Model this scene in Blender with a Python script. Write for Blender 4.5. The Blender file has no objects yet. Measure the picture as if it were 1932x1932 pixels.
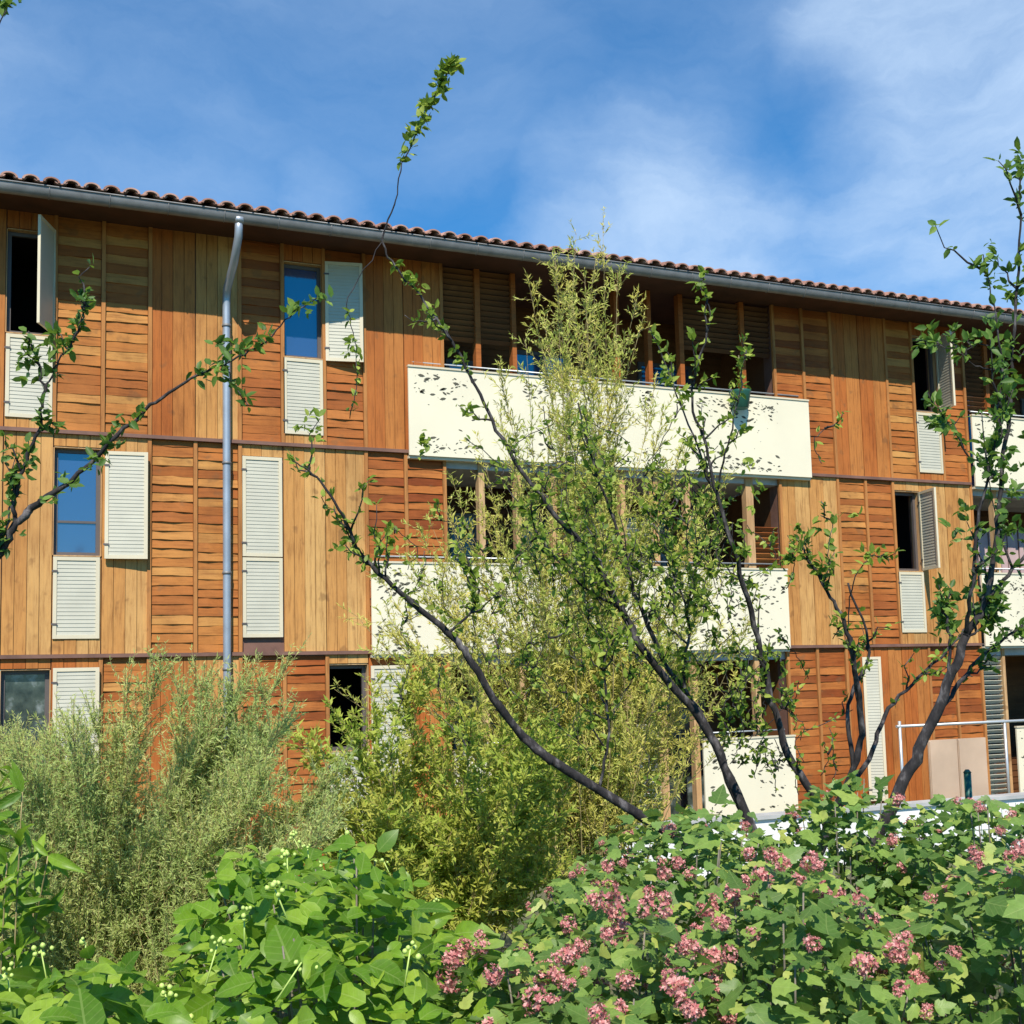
import bpy, math, random
import numpy as np
from mathutils import Vector, Matrix
random.seed(7); RNG = np.random.default_rng(11)
R = math.radians
SC = bpy.context.scene
COL = SC.collection

# ------------------------------------------------------------------ camera
CAMPOS = np.array([0.0, 0.0, 1.65])
M = np.array([[0.91365743, 0.01691997, 0.40613277],
              [-0.40573129, 0.09877899, 0.908639],
              [-0.02474324, -0.99496554, 0.09711512]])      # columns: camera right, camera down, camera forward
cd = bpy.data.cameras.new('camera'); cam = bpy.data.objects.new('camera', cd); COL.objects.link(cam)
mw = Matrix.Identity(4)
for r in range(3):
    mw[r][0] = M[r, 0]; mw[r][1] = -M[r, 1]; mw[r][2] = -M[r, 2]; mw[r][3] = CAMPOS[r]
cam.matrix_world = mw
cd.sensor_width = 36; cd.lens = 42.86; cd.shift_y = 98 / 1932; cd.clip_start = 0.05; cd.clip_end = 2000
SC.camera = cam

# ------------------------------------------------------------------ light
SUN = Vector((-0.45, -1.0, 1.27)).normalized()               # towards the sun
sl = bpy.data.lights.new('sun', 'SUN'); sl.energy = 5.0; sl.angle = R(0.5); sl.color = (1.0, 0.93, 0.82)
so = bpy.data.objects.new('sun', sl); COL.objects.link(so)
so.rotation_euler = (-SUN).to_track_quat('-Z', 'Y').to_euler(); so.location = (0, -5, 20)
SC.view_settings.view_transform = 'Standard'; SC.view_settings.look = 'None'
SC.view_settings.exposure = 0.38; SC.view_settings.gamma = 1.0
SC.cycles.max_bounces = 6; SC.cycles.diffuse_bounces = 3; SC.cycles.transparent_max_bounces = 4
SC.cycles.use_denoising = True

def cray(px, py):
    v = M @ np.array([(px - 966) / 2300., (py - 1064) / 2300., 1.0]); return v / np.linalg.norm(v)
def at(px, py, depth):
    """point seen at that place of the photograph (1932 px wide), that many metres away along the view axis"""
    return CAMPOS + (M @ np.array([(px - 966) / 2300., (py - 1064) / 2300., 1.0])) * depth

W = bpy.data.worlds.new('World'); SC.world = W; W.use_nodes = True
nt = W.node_tree; nt.nodes.clear(); N = nt.nodes; L = nt.links
def nn(t, **k):
    n = N.new(t)
    for a, b in k.items(): setattr(n, a, b)
    return n
out = nn('ShaderNodeOutputWorld'); bg = nn('ShaderNodeBackground'); bg.inputs['Strength'].default_value = 0.09
sky = nn('ShaderNodeTexSky', sky_type='NISHITA', sun_disc=False)
sky.sun_elevation = math.asin(SUN.z); sky.sun_rotation = math.atan2(SUN.x, SUN.y)
sky.altitude = 300; sky.air_density = 1.0; sky.dust_density = 0.3; sky.ozone_density = 3.0
hs = nn('ShaderNodeHueSaturation'); hs.inputs['Saturation'].default_value = 1.22; hs.inputs['Hue'].default_value = .5; hs.inputs['Value'].default_value = 1.05
grade = nn('ShaderNodeMix', data_type='RGBA', blend_type='MULTIPLY'); grade.inputs[0].default_value = 1.0
L.new(sky.outputs[0], grade.inputs[6]); grade.inputs[7].default_value = (.66, 1.06, 1.30, 1); L.new(grade.outputs[2], hs.inputs['Color'])
tc = nn('ShaderNodeTexCoord')
def math_(op, a, b=None, clamp=False):
    m = nn('ShaderNodeMath', operation=op, use_clamp=clamp)
    for i, v in enumerate((a, b)):
        if v is None: continue
        if isinstance(v, (int, float)): m.inputs[i].default_value = v
        else: L.new(v, m.inputs[i])
    return m.outputs[0]
# the cloud plane: direction divided by its height, as thin cirrus at one altitude
sep = nn('ShaderNodeSeparateXYZ'); L.new(tc.outputs['Generated'], sep.inputs[0])
warp = nn('ShaderNodeTexNoise'); warp.inputs['Scale'].default_value = 2.4; warp.inputs['Detail'].default_value = 9; warp.inputs['Roughness'].default_value = .55; warp.inputs['Lacunarity'].default_value = 2.2
L.new(tc.outputs['Generated'], warp.inputs['Vector'])
wv = nn('ShaderNodeVectorMath', operation='MULTIPLY_ADD'); L.new(warp.outputs['Color'], wv.inputs[0])
wv.inputs[1].default_value = (0.22, 0.22, 0.22); L.new(tc.outputs['Generated'], wv.inputs[2])
def blob(px, py, rad, soft, w):
    d = cray(px, py) + 0.11
    dist = nn('ShaderNodeVectorMath', operation='DISTANCE'); L.new(wv.outputs[0], dist.inputs[0]); dist.inputs[1].default_value = tuple(d)
    mr = nn('ShaderNodeMapRange', interpolation_type='SMOOTHSTEP')
    L.new(dist.outputs['Value'], mr.inputs['Value']); mr.inputs['From Min'].default_value = rad + soft; mr.inputs['From Max'].default_value = max(0.0, rad - soft)
    mr.inputs['To Min'].default_value = 0; mr.inputs['To Max'].default_value = w
    return mr.outputs[0]
acc = None
for b in [(1760, 20, .13, .05, .95), (1980, 230, .15, .06, .95), (1700, 330, .08, .06, .9), (1350, 400, .10, .06, .9), (1150, 330, .06, .05, .5),
          (1200, 520, .09, .06, .8), (640, 380, .05, .05, .5), (350, 250, .13, .09, .36), (950, 170, .09, .08, .32), (60, 260, .12, .08, .36),
          (1800, 580, .05, .05, .45), (2500, 100, .4, .2, .8), (-700, 100, .3, .2, .6), (400, -1500, .5, .3, .5)]:
    v = blob(*b); acc = v if acc is None else math_('MAXIMUM', acc, v)
st = nn('ShaderNodeTexNoise'); st.inputs['Scale'].default_value = 3.4; st.inputs['Detail'].default_value = 10; st.inputs['Roughness'].default_value = .6
mp = nn('ShaderNodeMapping'); mp.inputs['Rotation'].default_value = (0, R(-14), R(10)); mp.inputs['Scale'].default_value = (1.0, 1.0, 3.2)
L.new(wv.outputs[0], mp.inputs['Vector']); L.new(mp.outputs[0], st.inputs['Vector'])
stm = nn('ShaderNodeMapRange'); L.new(st.outputs['Fac'], stm.inputs['Value'])
stm.inputs['From Min'].default_value = .3; stm.inputs['From Max'].default_value = .68; stm.inputs['To Min'].default_value = .35; stm.inputs['To Max'].default_value = 1.1
hole = blob(1480, 175, .045, .045, 1.0)
acc = math_('MULTIPLY', acc, math_('SUBTRACT', 1.0, math_('MULTIPLY', hole, .75)))
cm = math_('MULTIPLY', acc, stm.outputs[0], True)
cm2 = math_('MULTIPLY', cm, .86, True)
mix = nn('ShaderNodeMix', data_type='RGBA'); L.new(cm2, mix.inputs[0]); L.new(hs.outputs[0], mix.inputs[6]); mix.inputs[7].default_value = (5.7, 7.3, 9.4, 1)
L.new(mix.outputs[2], bg.inputs['Color']); L.new(bg.outputs[0], out.inputs[0])

# ------------------------------------------------------------------ materials
def material(name, build):
    m = bpy.data.materials.new(name); m.use_nodes = True
    t = m.node_tree; t.nodes.clear()
    o = t.nodes.new('ShaderNodeOutputMaterial'); p = t.nodes.new('ShaderNodeBsdfPrincipled')
    t.links.new(p.outputs[0], o.inputs[0])
    build(t, p, o); return m
def ramp(t, fac, stops):
    r = t.nodes.new('ShaderNodeValToRGB'); t.links.new(fac, r.inputs[0])
    e = r.color_ramp.elements
    while len(e) < len(stops): e.new(0.5)
    for k, (p, c) in enumerate(stops): e[k].position = p; e[k].color = (*c, 1)
    return r.outputs[0]
def noise(t, scale, detail=4, rough=.55, mapping=None):
    g = t.nodes.new('ShaderNodeNewGeometry')
    n = t.nodes.new('ShaderNodeTexNoise'); n.inputs['Scale'].default_value = scale; n.inputs['Detail'].default_value = detail; n.inputs['Roughness'].default_value = rough
    src = g.outputs['Position']
    if mapping:
        mp = t.nodes.new('ShaderNodeMapping'); mp.inputs['Scale'].default_value = mapping; t.links.new(src, mp.inputs[0]); src = mp.outputs[0]
    t.links.new(src, n.inputs['Vector']); return n.outputs['Fac']
def mixc(t, fac, a, b, mode='MIX'):
    m = t.nodes.new('ShaderNodeMix'); m.data_type = 'RGBA'; m.blend_type = mode
    for i, v in ((0, fac), (6, a), (7, b)):
        if isinstance(v, (int, float)): m.inputs[i].default_value = v
        elif isinstance(v, tuple): m.inputs[i].default_value = (*v, 1)
        else: t.links.new(v, m.inputs[i])
    return m.outputs[2]
def island(t):
    return t.nodes.new('ShaderNodeNewGeometry').outputs['Random Per Island']
def bump(t, p, h, s=.3, d=.01):
    b = t.nodes.new('ShaderNodeBump'); b.inputs['Strength'].default_value = s; b.inputs['Distance'].default_value = d
    t.links.new(h, b.inputs['Height']); t.links.new(b.outputs[0], p.inputs['Normal'])

def wood(name, vertical, stops, rough=.75):
    def f(t, p, o):
        sc = (14, 14, 1.1) if vertical else (1.1, 14, 14)
        c = ramp(t, island(t), stops)
        g = noise(t, 2.2, 6, .65, sc)
        gr = ramp(t, g, [(.3, (.50, .42, .36)), (.5, (1, 1, 1)), (.72, (1.18, 1.15, 1.05))])
        c = mixc(t, .8, c, gr, 'MULTIPLY')
        kn = noise(t, 5.5, 2, .5, (1, 1, .8) if vertical else (.8, 1, 1))
        k = ramp(t, kn, [(.64, (0, 0, 0)), (.71, (1, 1, 1))])
        c = mixc(t, .0, c, c)
        kf = t.nodes.new('ShaderNodeMath'); kf.operation = 'MULTIPLY'; kf.inputs[1].default_value = .5
        t.links.new(k, kf.inputs[0]); c = mixc(t, kf.outputs[0], c, (.16, .07, .03))
        pt = ramp(t, noise(t, 1.3, 6, .7, (1, 1, .55)), [(.35, (.66, .60, .56)), (.55, (1, 1, 1)), (.75, (1.12, 1.12, 1.1))])
        c = mixc(t, .75, c, pt, 'MULTIPLY'); c = mixc(t, 1.0, c, (.92, 1.02, .92), 'MULTIPLY')
        # older weathered streaks, a slow patchy bleaching of the larch
        b = noise(t, .55, 3, .5, (1, 1, .7)); bf = ramp(t, b, [(.35, (0, 0, 0)), (.7, (1, 1, 1))])
        c = mixc(t, bf, c, mixc(t, .3, c, (.50, .20, .055)))
        t.links.new(c, p.inputs['Base Color']); p.inputs['Roughness'].default_value = rough
        p.inputs['Specular IOR Level'].default_value = .25
        bump(t, p, g, .35, .004)
    return material(name, f)
VST = [(0, (.30, .062, .013)), (.35, (.38, .088, .018)), (.7, (.43, .118, .026)), (1, (.47, .165, .045))]
HST = [(0, (.20, .038, .008)), (.4, (.31, .072, .015)), (.75, (.39, .108, .024)), (1, (.45, .145, .038))]
def plain(name, col, rough=.6, metal=0., spec=.5, var=.12, nscale=3.):
    def f(t, p, o):
        n = noise(t, nscale, 5)
        g = ramp(t, n, [(.3, tuple(c * (1 - var) for c in col)), (.7, tuple(min(1, c * (1 + var)) for c in col))])
        t.links.new(g, p.inputs['Base Color']); p.inputs['Roughness'].default_value = rough; p.inputs['Metallic'].default_value = metal
        p.inputs['Specular IOR Level'].default_value = spec
    return material(name, f)
def leafmat(name, stops, trans=.3, rough=.5, tcol=(.35, .55, .06), veins=False, patch=None):
    def f(t, p, o):
        c = ramp(t, island(t), stops)
        if patch:
            pn = noise(t, patch[0], 3); pf = ramp(t, pn, [(.45, (0, 0, 0)), (.62, (1, 1, 1))]); c = mixc(t, pf, c, mixc(t, .6, c, patch[1]))
        n = noise(t, 60, 2); v = ramp(t, n, [(.3, (.8, .8, .8)), (.7, (1.15, 1.15, 1.15))])
        c = mixc(t, .7, c, v, 'MULTIPLY')
        if veins:
            a = t.nodes.new('ShaderNodeAttribute'); a.attribute_name = 'leafco'; sp_ = t.nodes.new('ShaderNodeSeparateXYZ'); t.links.new(a.outputs['Vector'], sp_.inputs[0])
            def mm(op, x, y=None):
                q = t.nodes.new('ShaderNodeMath'); q.operation = op
                for i, w_ in enumerate((x, y)):
                    if w_ is None: continue
                    if isinstance(w_, (int, float)): q.inputs[i].default_value = w_
                    else: t.links.new(w_, q.inputs[i])
                return q.outputs[0]
            ax = mm('ABSOLUTE', sp_.outputs[0]); rib = mm('LESS_THAN', ax, .014)
            side = mm('GREATER_THAN', mm('SINE', mm('MULTIPLY', mm('SUBTRACT', sp_.outputs[1], mm('MULTIPLY', ax, .8)), 46.)), .90)
            vn = mm('MAXIMUM', rib, mm('MULTIPLY', side, .55)); c = mixc(t, mm('MULTIPLY', vn, .45), c, mixc(t, .5, c, (.45, .55, .18)))
            bump(t, p, mm('SUBTRACT', 1., vn), .5, .002)
        t.links.new(c, p.inputs['Base Color']); p.inputs['Roughness'].default_value = rough; p.inputs['Specular IOR Level'].default_value = .3
        tr = t.nodes.new('ShaderNodeBsdfTranslucent'); t.links.new(mixc(t, .5, c, tcol), tr.inputs[0])
        ms = t.nodes.new('ShaderNodeMixShader'); ms.inputs[0].default_value = trans
        t.links.new(p.outputs[0], ms.inputs[1]); t.links.new(tr.outputs[0], ms.inputs[2]); t.links.new(ms.outputs[0], o.inputs[0])
    return material(name, f)
TST = [(0, (.43, .155, .045)), (.35, (.50, .205, .062)), (.7, (.56, .26, .09)), (1, (.61, .33, .135))]
GST = [(0, (.30, .075, .016)), (.4, (.39, .115, .026)), (.75, (.46, .165, .042)), (1, (.53, .25, .08))]
MV = wood('larch_boards_upright', True, VST); MH = wood('larch_boards_level', False, HST)
MV2 = wood('pale_larch_boards_upright', True, TST); MH2 = wood('pale_larch_boards_level', False, GST)
MB_ = wood('larch_battens', True, [(0, (.36, .12, .035)), (1, (.50, .21, .075))])
MPOST = wood('pale_posts', True, [(0, (.50, .27, .14)), (1, (.62, .38, .22))])
MDARKW = wood('shade_darkened_lining', False, [(0, (.055, .020, .010)), (1, (.10, .038, .018))])  # brown loggia wood, its colour darkened further to carry the eave shade
MLEDGE = plain('ledge_wood', (.17, .085, .06), .7, var=.3)
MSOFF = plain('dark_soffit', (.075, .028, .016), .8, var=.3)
MFASC = plain('fascia_paint', (.22, .11, .08), .7, var=.2)
MCREAM = plain('cream_paint', (.61, .54, .385), .55, var=.06, nscale=2)
MSLAT = plain('grey_slats', (.48, .46, .365), .5, var=.06)
MPAR = plain('parapet_paint', (.74, .675, .50), .55, var=.04, nscale=1.2)
MHOLE = plain('dark_cutout', (.09, .085, .06), .9)
MBLACK = plain('painted_room_shade', (.012, .012, .013), .9)  # near-black colour stands in for the shade inside the rooms
MFRAME = plain('window_frame', (.10, .085, .08), .5)
MZINC = plain('zinc', (.20, .20, .20), .55, .35, var=.2, nscale=6)
MPIPE = plain('zinc_pipe', (.36, .40, .45), .45, .45, var=.12, nscale=5)
MTILE = None
def f(t, p, o):
    c = ramp(t, island(t), [(0, (.28, .14, .10)), (.5, (.38, .20, .15)), (1, (.46, .28, .22))])
    n = noise(t, 9, 5); c = mixc(t, .6, c, ramp(t, n, [(.35, (.55, .5, .48)), (.65, (1.1, 1.1, 1.1))]), 'MULTIPLY')
    t.links.new(c, p.inputs['Base Color']); p.inputs['Roughness'].default_value = .85
MTILE = material('roof_tile', f)
def f(t, p, o):
    p.inputs['Base Color'].default_value = (.035, .07, .16, 1); p.inputs['Roughness'].default_value = .06
    p.inputs['IOR'].default_value = 1.9; p.inputs['Specular IOR Level'].default_value = .9
MGLASS = material('blue_glass', f)
def f(t, p, o):
    n = noise(t, 5, 5); t.links.new(ramp(t, n, [(.35, (.02, .03, .03)), (.55, (.06, .08, .07)), (.75, (.28, .32, .33))]), p.inputs['Base Color'])
    p.inputs['Roughness'].default_value = .1; p.inputs['IOR'].default_value = 1.6
MGLASS2 = material('mottled_reflection_glass', f)  # dark and pale mottling in the base colour stands in for reflections
def f(t, p, o):
    n = noise(t, .8, 6); n2 = noise(t, 25, 4)
    c = ramp(t, n, [(.3, (.05, .07, .025)), (.5, (.09, .11, .04)), (.7, (.17, .13, .08))])
    t.links.new(mixc(t, .6, c, ramp(t, n2, [(.3, (.5, .5, .5)), (.7, (1.2, 1.2, 1.2))]), 'MULTIPLY'), p.inputs['Base Color'])
    p.inputs['Roughness'].default_value = .95; bump(t, p, n2, .6, .03)
MGROUND = material('ground', f)
def f(t, p, o):
    n = noise(t, 22, 5, .6, (1, 1, .5)); n2 = noise(t, 5, 3)
    c = ramp(t, n, [(.38, (.010, .008, .009)), (.54, (.030, .025, .025)), (.70, (.16, .145, .145))])
    t.links.new(c, p.inputs['Base Color']); p.inputs['Roughness'].default_value = .85; bump(t, p, n, .8, .01)
MBARK = material('bark', f)
MTWIG = plain('twig_bark', (.20, .17, .13), .8, var=.3, nscale=20)
MGREEN = plain('green_metal', (.02, .10, .07), .4, var=.1)
MTAN = plain('tan_board', (.50, .36, .25), .75, var=.12, nscale=1.5)
MWHITE = plain('white_render', (.80, .79, .76), .8, var=.06, nscale=2)
MCOPE = plain('grey_coping', (.40, .40, .39), .8, var=.2, nscale=3)
MRAIL = plain('galvanised_rail', (.48, .50, .50), .4, .5)

# ------------------------------------------------------------------ mesh tools
def tag(o, label=None, cat=None, group=None, kind=None):
    if label: o['label'] = label
    if cat: o['category'] = cat
    if group: o['group'] = group
    if kind: o['kind'] = kind
    return o
def empty(name, loc, label, cat, group=None):
    o = bpy.data.objects.new(name, None); o.empty_display_size = .2; COL.objects.link(o); o.location = loc
    return tag(o, label, cat, group)
def rootloc(o):
    v = Vector((0, 0, 0))
    while o is not None: v += o.location; o = o.parent
    return v
class MB:
    def __init__(s): s.v = []; s.f = []; s.m = []; s.sm = []
    def face(s, pts, mi=0):
        n = len(s.v); s.v += [tuple(p) for p in pts]; s.f.append(tuple(range(n, n + len(pts)))); s.m.append(mi); s.sm.append(False)
    def box(s, x0, x1, y0, y1, z0, z1, mi=0):
        if x0 > x1: x0, x1 = x1, x0
        n = len(s.v)
        s.v += [(x0, y0, z0), (x1, y0, z0), (x1, y1, z0), (x0, y1, z0), (x0, y0, z1), (x1, y0, z1), (x1, y1, z1), (x0, y1, z1)]
        for q in ((0, 3, 2, 1), (4, 5, 6, 7), (0, 1, 5, 4), (1, 2, 6, 5), (2, 3, 7, 6), (3, 0, 4, 7)):
            s.f.append(tuple(n + i for i in q)); s.m.append(mi); s.sm.append(False)
    def xbox(s, c, ax, ay, az, hx, hy, hz, mi=0):
        c, ax, ay, az = (np.asarray(q, float) for q in (c, ax, ay, az)); n = len(s.v)
        for sz in (-1, 1):
            for sx, sy in ((-1, -1), (1, -1), (1, 1), (-1, 1)):
                s.v.append(tuple(c + ax * hx * sx + ay * hy * sy + az * hz * sz))
        for q in ((0, 3, 2, 1), (4, 5, 6, 7), (0, 1, 5, 4), (1, 2, 6, 5), (2, 3, 7, 6), (3, 0, 4, 7)):
            s.f.append(tuple(n + i for i in q)); s.m.append(mi); s.sm.append(False)
    def tube(s, pts, rad, k=8, mi=0, cap=True):
        pts = [np.asarray(p, float) for p in pts]
        if isinstance(rad, (int, float)): rad = [rad] * len(pts)
        n0 = len(s.v); u = None
        for i, p in enumerate(pts):
            d = pts[min(i + 1, len(pts) - 1)] - pts[max(i - 1, 0)]; d = d / (np.linalg.norm(d) + 1e-9)
            if u is None:
                u = np.cross(d, (0, 0, 1)) if abs(d[2]) < .9 else np.cross(d, (1, 0, 0))
            u = u - d * d.dot(u); u /= (np.linalg.norm(u) + 1e-9); w = np.cross(d, u)
            for j in range(k):
                a = 2 * math.pi * j / k; s.v.append(tuple(p + (u * math.cos(a) + w * math.sin(a)) * rad[i]))
        for i in range(len(pts) - 1):
            for j in range(k):
                a = n0 + i * k + j; b = n0 + i * k + (j + 1) % k
                s.f.append((a, b, b + k, a + k)); s.m.append(mi); s.sm.append(True)
        if cap:
            s.f.append(tuple(n0 + j for j in range(k))[::-1]); s.m.append(mi); s.sm.append(False)
            e = n0 + (len(pts) - 1) * k; s.f.append(tuple(e + j for j in range(k))); s.m.append(mi); s.sm.append(False)
    def build(s, name, mats, parent=None):
        if not isinstance(mats, (list, tuple)): mats = [mats]
        me = bpy.data.meshes.new(name)
        off = rootloc(parent) if parent else Vector((0, 0, 0))
        me.from_pydata([(a - off.x, b - off.y, c - off.z) for a, b, c in s.v], [], s.f)
        for m in mats: me.materials.append(m)
        me.polygons.foreach_set('material_index', s.m); me.polygons.foreach_set('use_smooth', s.sm); me.update()
        o = bpy.data.objects.new(name, me); COL.objects.link(o)
        if parent: o.parent = parent
        return o
def np_mesh(name, V, F, mats, parent=None, mi=None, luv=None):
    V = np.asarray(V, np.float32); F = np.asarray(F, np.int32)
    off = rootloc(parent) if parent else Vector((0, 0, 0)); V = V - np.array(off, np.float32)
    me = bpy.data.meshes.new(name); nf, k = F.shape
    me.vertices.add(len(V)); me.vertices.foreach_set('co', V.ravel())
    me.loops.add(nf * k); me.loops.foreach_set('vertex_index', F.ravel())
    me.polygons.add(nf); me.polygons.foreach_set('loop_start', np.arange(0, nf * k, k, dtype=np.int32)); me.polygons.foreach_set('loop_total', np.full(nf, k, np.int32))
    for m in (mats if isinstance(mats, list) else [mats]): me.materials.append(m)
    if mi is not None: me.polygons.foreach_set('material_index', mi.astype(np.int32))
    if luv is not None:
        at_ = me.attributes.new('leafco', 'FLOAT_VECTOR', 'POINT'); at_.data.foreach_set('vector', np.asarray(luv, np.float32).ravel())
    me.update(calc_edges=True)
    o = bpy.data.objects.new(name, me); COL.objects.link(o)
    if parent: o.parent = parent
    return o

# ------------------------------------------------------------------ ground (structure)
def zground(y):
    t = min(1, max(0, (y - 6.5) / 4.5)); return -0.8 * t * t * (3 - 2 * t)
g = MB(); ys = [-150, -40, -5, 2, 5, 6.5] + [6.5 + .45 * i for i in range(1, 11)] + [13, 15.9, 22, 60, 400]
xs = [-300, -40, -10, -4, 0, 4, 8, 12, 20, 40, 400]
for i in range(len(xs) - 1):
    for j in range(len(ys) - 1):
        g.face([(xs[i], ys[j], zground(ys[j])), (xs[i + 1], ys[j], zground(ys[j])), (xs[i + 1], ys[j + 1], zground(ys[j + 1])), (xs[i], ys[j + 1], zground(ys[j + 1]))])
tag(g.build('ground', MGROUND), kind='structure')

# ================================================================== the building
D = 16.0746                      # distance of the facade plane
U0, MW_ = 0.35, 0.58             # first batten and module width
def U(k): return U0 + MW_ * k
K0, K1 = -10, 40
ZG = -0.8; Z1, Z2, Z3 = 2.12, 4.93, 7.72
bld = empty('apartment_building', (U(15), D, ZG), 'three storey timber clad apartment block with cream balconies and a tiled roof', 'building')
rnd = random.Random(3)

PALE_H = {(1, 3), (1, 4), (2, 1), (2, 2), (2, 24), (1, 22), (0, 3), (1, 8)} - {(1, 8)}
def panel_v(k, z0, z1, li=0):
    """upright boards filling one module"""
    b = MB(); x = U(k) + .004; n = 4; w = (MW_ - .008) / n
    for i in range(n):
        t = rnd.uniform(0, .006)
        b.box(x + i * w + .003, x + (i + 1) * w - .003, D - .028 - t, D - .002, z0, z1)
    b.build('board_panel', (MV, MV2, MV)[li] if rnd.random() < .8 else (MV2, MV2, MV2)[li], bld)
def panel_h(k, z0, z1, li=0):
    """overlapping level boards filling one module, each with a slightly wavy lower edge"""
    b = MB(); x0, x1 = U(k) + .028, U(k + 1) - .028; z = z0; ns = 4
    while z < z1 - .03:
        h = min(rnd.uniform(.105, .14), z1 - z); out_ = rnd.uniform(.016, .034); n0 = len(b.v)
        tilt = rnd.uniform(-.0035, .0035)
        for i in range(ns + 1):
            x = x0 + (x1 - x0) * i / ns; zz = z + tilt * (i / ns - .5) * 2 + rnd.uniform(-.0045, .0045); zt = min(z1, z + h + .004)
            oo = out_ * rnd.uniform(.55, 1.15); b.v += [(x, D - .002, zz), (x, D - oo, zz), (x, D - .010, zt), (x, D - .002, zt)]
        for i in range(ns):
            for j in range(4):
                a = n0 + i * 4 + j; c = n0 + i * 4 + (j + 1) % 4
                b.f.append((a, c, c + 4, a + 4)[::-1]); b.m.append(0); b.sm.append(False)
        b.f.append((n0, n0 + 1, n0 + 2, n0 + 3)); b.m.append(0); b.sm.append(False)
        e = n0 + ns * 4; b.f.append((e + 3, e + 2, e + 1, e)); b.m.append(0); b.sm.append(False)
        z += h
    b.build('slat_panel', MH2 if (li, k) in PALE_H or rnd.random() < .12 else MH, bld)
def batten(k, z0, z1, m=None, w=.024, d=.052):
    b = MB(); b.box(U(k) - w, U(k) + w, D - d, D - .003, z0, z1); b.build('batten', m or MB_, bld)
def louvre_leaf(parent, o, ax, az_len, width, z0, z1, name='shutter', slat=True, label=None):
    """framed leaf of slats: o = hinge point (x,y), ax = unit direction of the leaf in plan"""
    ax = np.array([ax[0], ax[1], 0.]); ax /= np.linalg.norm(ax); ay = np.array([-ax[1], ax[0], 0.]); az = np.array([0, 0, 1.])
    o = np.array([o[0], o[1], 0.]); fw = .045; th = .017
    b = MB()
    def bar(a0, a1, zz0, zz1, t=th):
        b.xbox(o + ax * (a0 + a1) / 2 + az * (zz0 + zz1) / 2, ax, ay, az, (a1 - a0) / 2, t, (zz1 - zz0) / 2)
    bar(0, fw, z0, z1); bar(width - fw, width, z0, z1); bar(fw, width - fw, z0, z0 + fw, th - .002); bar(fw, width - fw, z1 - fw, z1, th - .002)
    lf = b.build(name, MCREAM, parent)
    if label: lf['label'] = label
    s = MB(); n = int((z1 - z0 - 2 * fw) / .047); p = (z1 - z0 - 2 * fw) / n
    up = np.array([0, 0, 1.]) * .99 + ay * .12; up /= np.linalg.norm(up); nr = np.cross(ax, up)
    for i in range(n):
        s.xbox(o + ax * width / 2 + az * (z0 + fw + p * (i + .5)), ax, nr, up, width / 2 - fw, .004, p * .54)
    s.build('slats', MSLAT, lf)
    for zz in (z0 + .18, z1 - .18):
        hg = MB(); hg.xbox(o + ax * .02 + az * zz - ay * (th + .0045), ax, ay, az, .035, .003, .012); hg.build('hinge', MFRAME, lf)
    return lf
def infill(k, z0, z1):
    return louvre_leaf(bld, (U(k) + .01, D - .035), (1, 0), 0, MW_ - .03, z0, z1, 'infill_panel')
def window(k, z0, z1, glass=None, mull=False):
    f_ = MB(); x0, x1 = U(k) + .012, U(k + 1) - .012
    for (a, b_, c, d) in ((x0, x0 + .05, z0, z1), (x1 - .05, x1, z0, z1), (x0 + .05, x1 - .05, z0, z0 + .05), (x0 + .05, x1 - .05, z1 - .05, z1)):
        f_.box(a, b_, D + .07, D + .12, c, d)
    if mull: f_.box(x0 + .05, x1 - .05, D + .075, D + .11, z0 + .42, z0 + .45)
    w = f_.build('window', MFRAME, bld)
    rv = MB(); rv.box(x0 - .012, x0, D - .02, D + .2, z0, z1); rv.box(x1, x1 + .012, D - .02, D + .2, z0, z1); rv.box(x0, x1, D - .02, D + .2, z1, z1 + .012); rv.box(x0, x1, D - .05, D + .2, z0 - .015, z0)
    rv.build('reveal', MPOST, w)
    p_ = MB(); p_.box(x0 + .05, x1 - .05, D + .09, D + .1, z0 + .05, z1 - .05) if glass else None
    if glass: p_.build('pane', glass, w)
    return w

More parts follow.
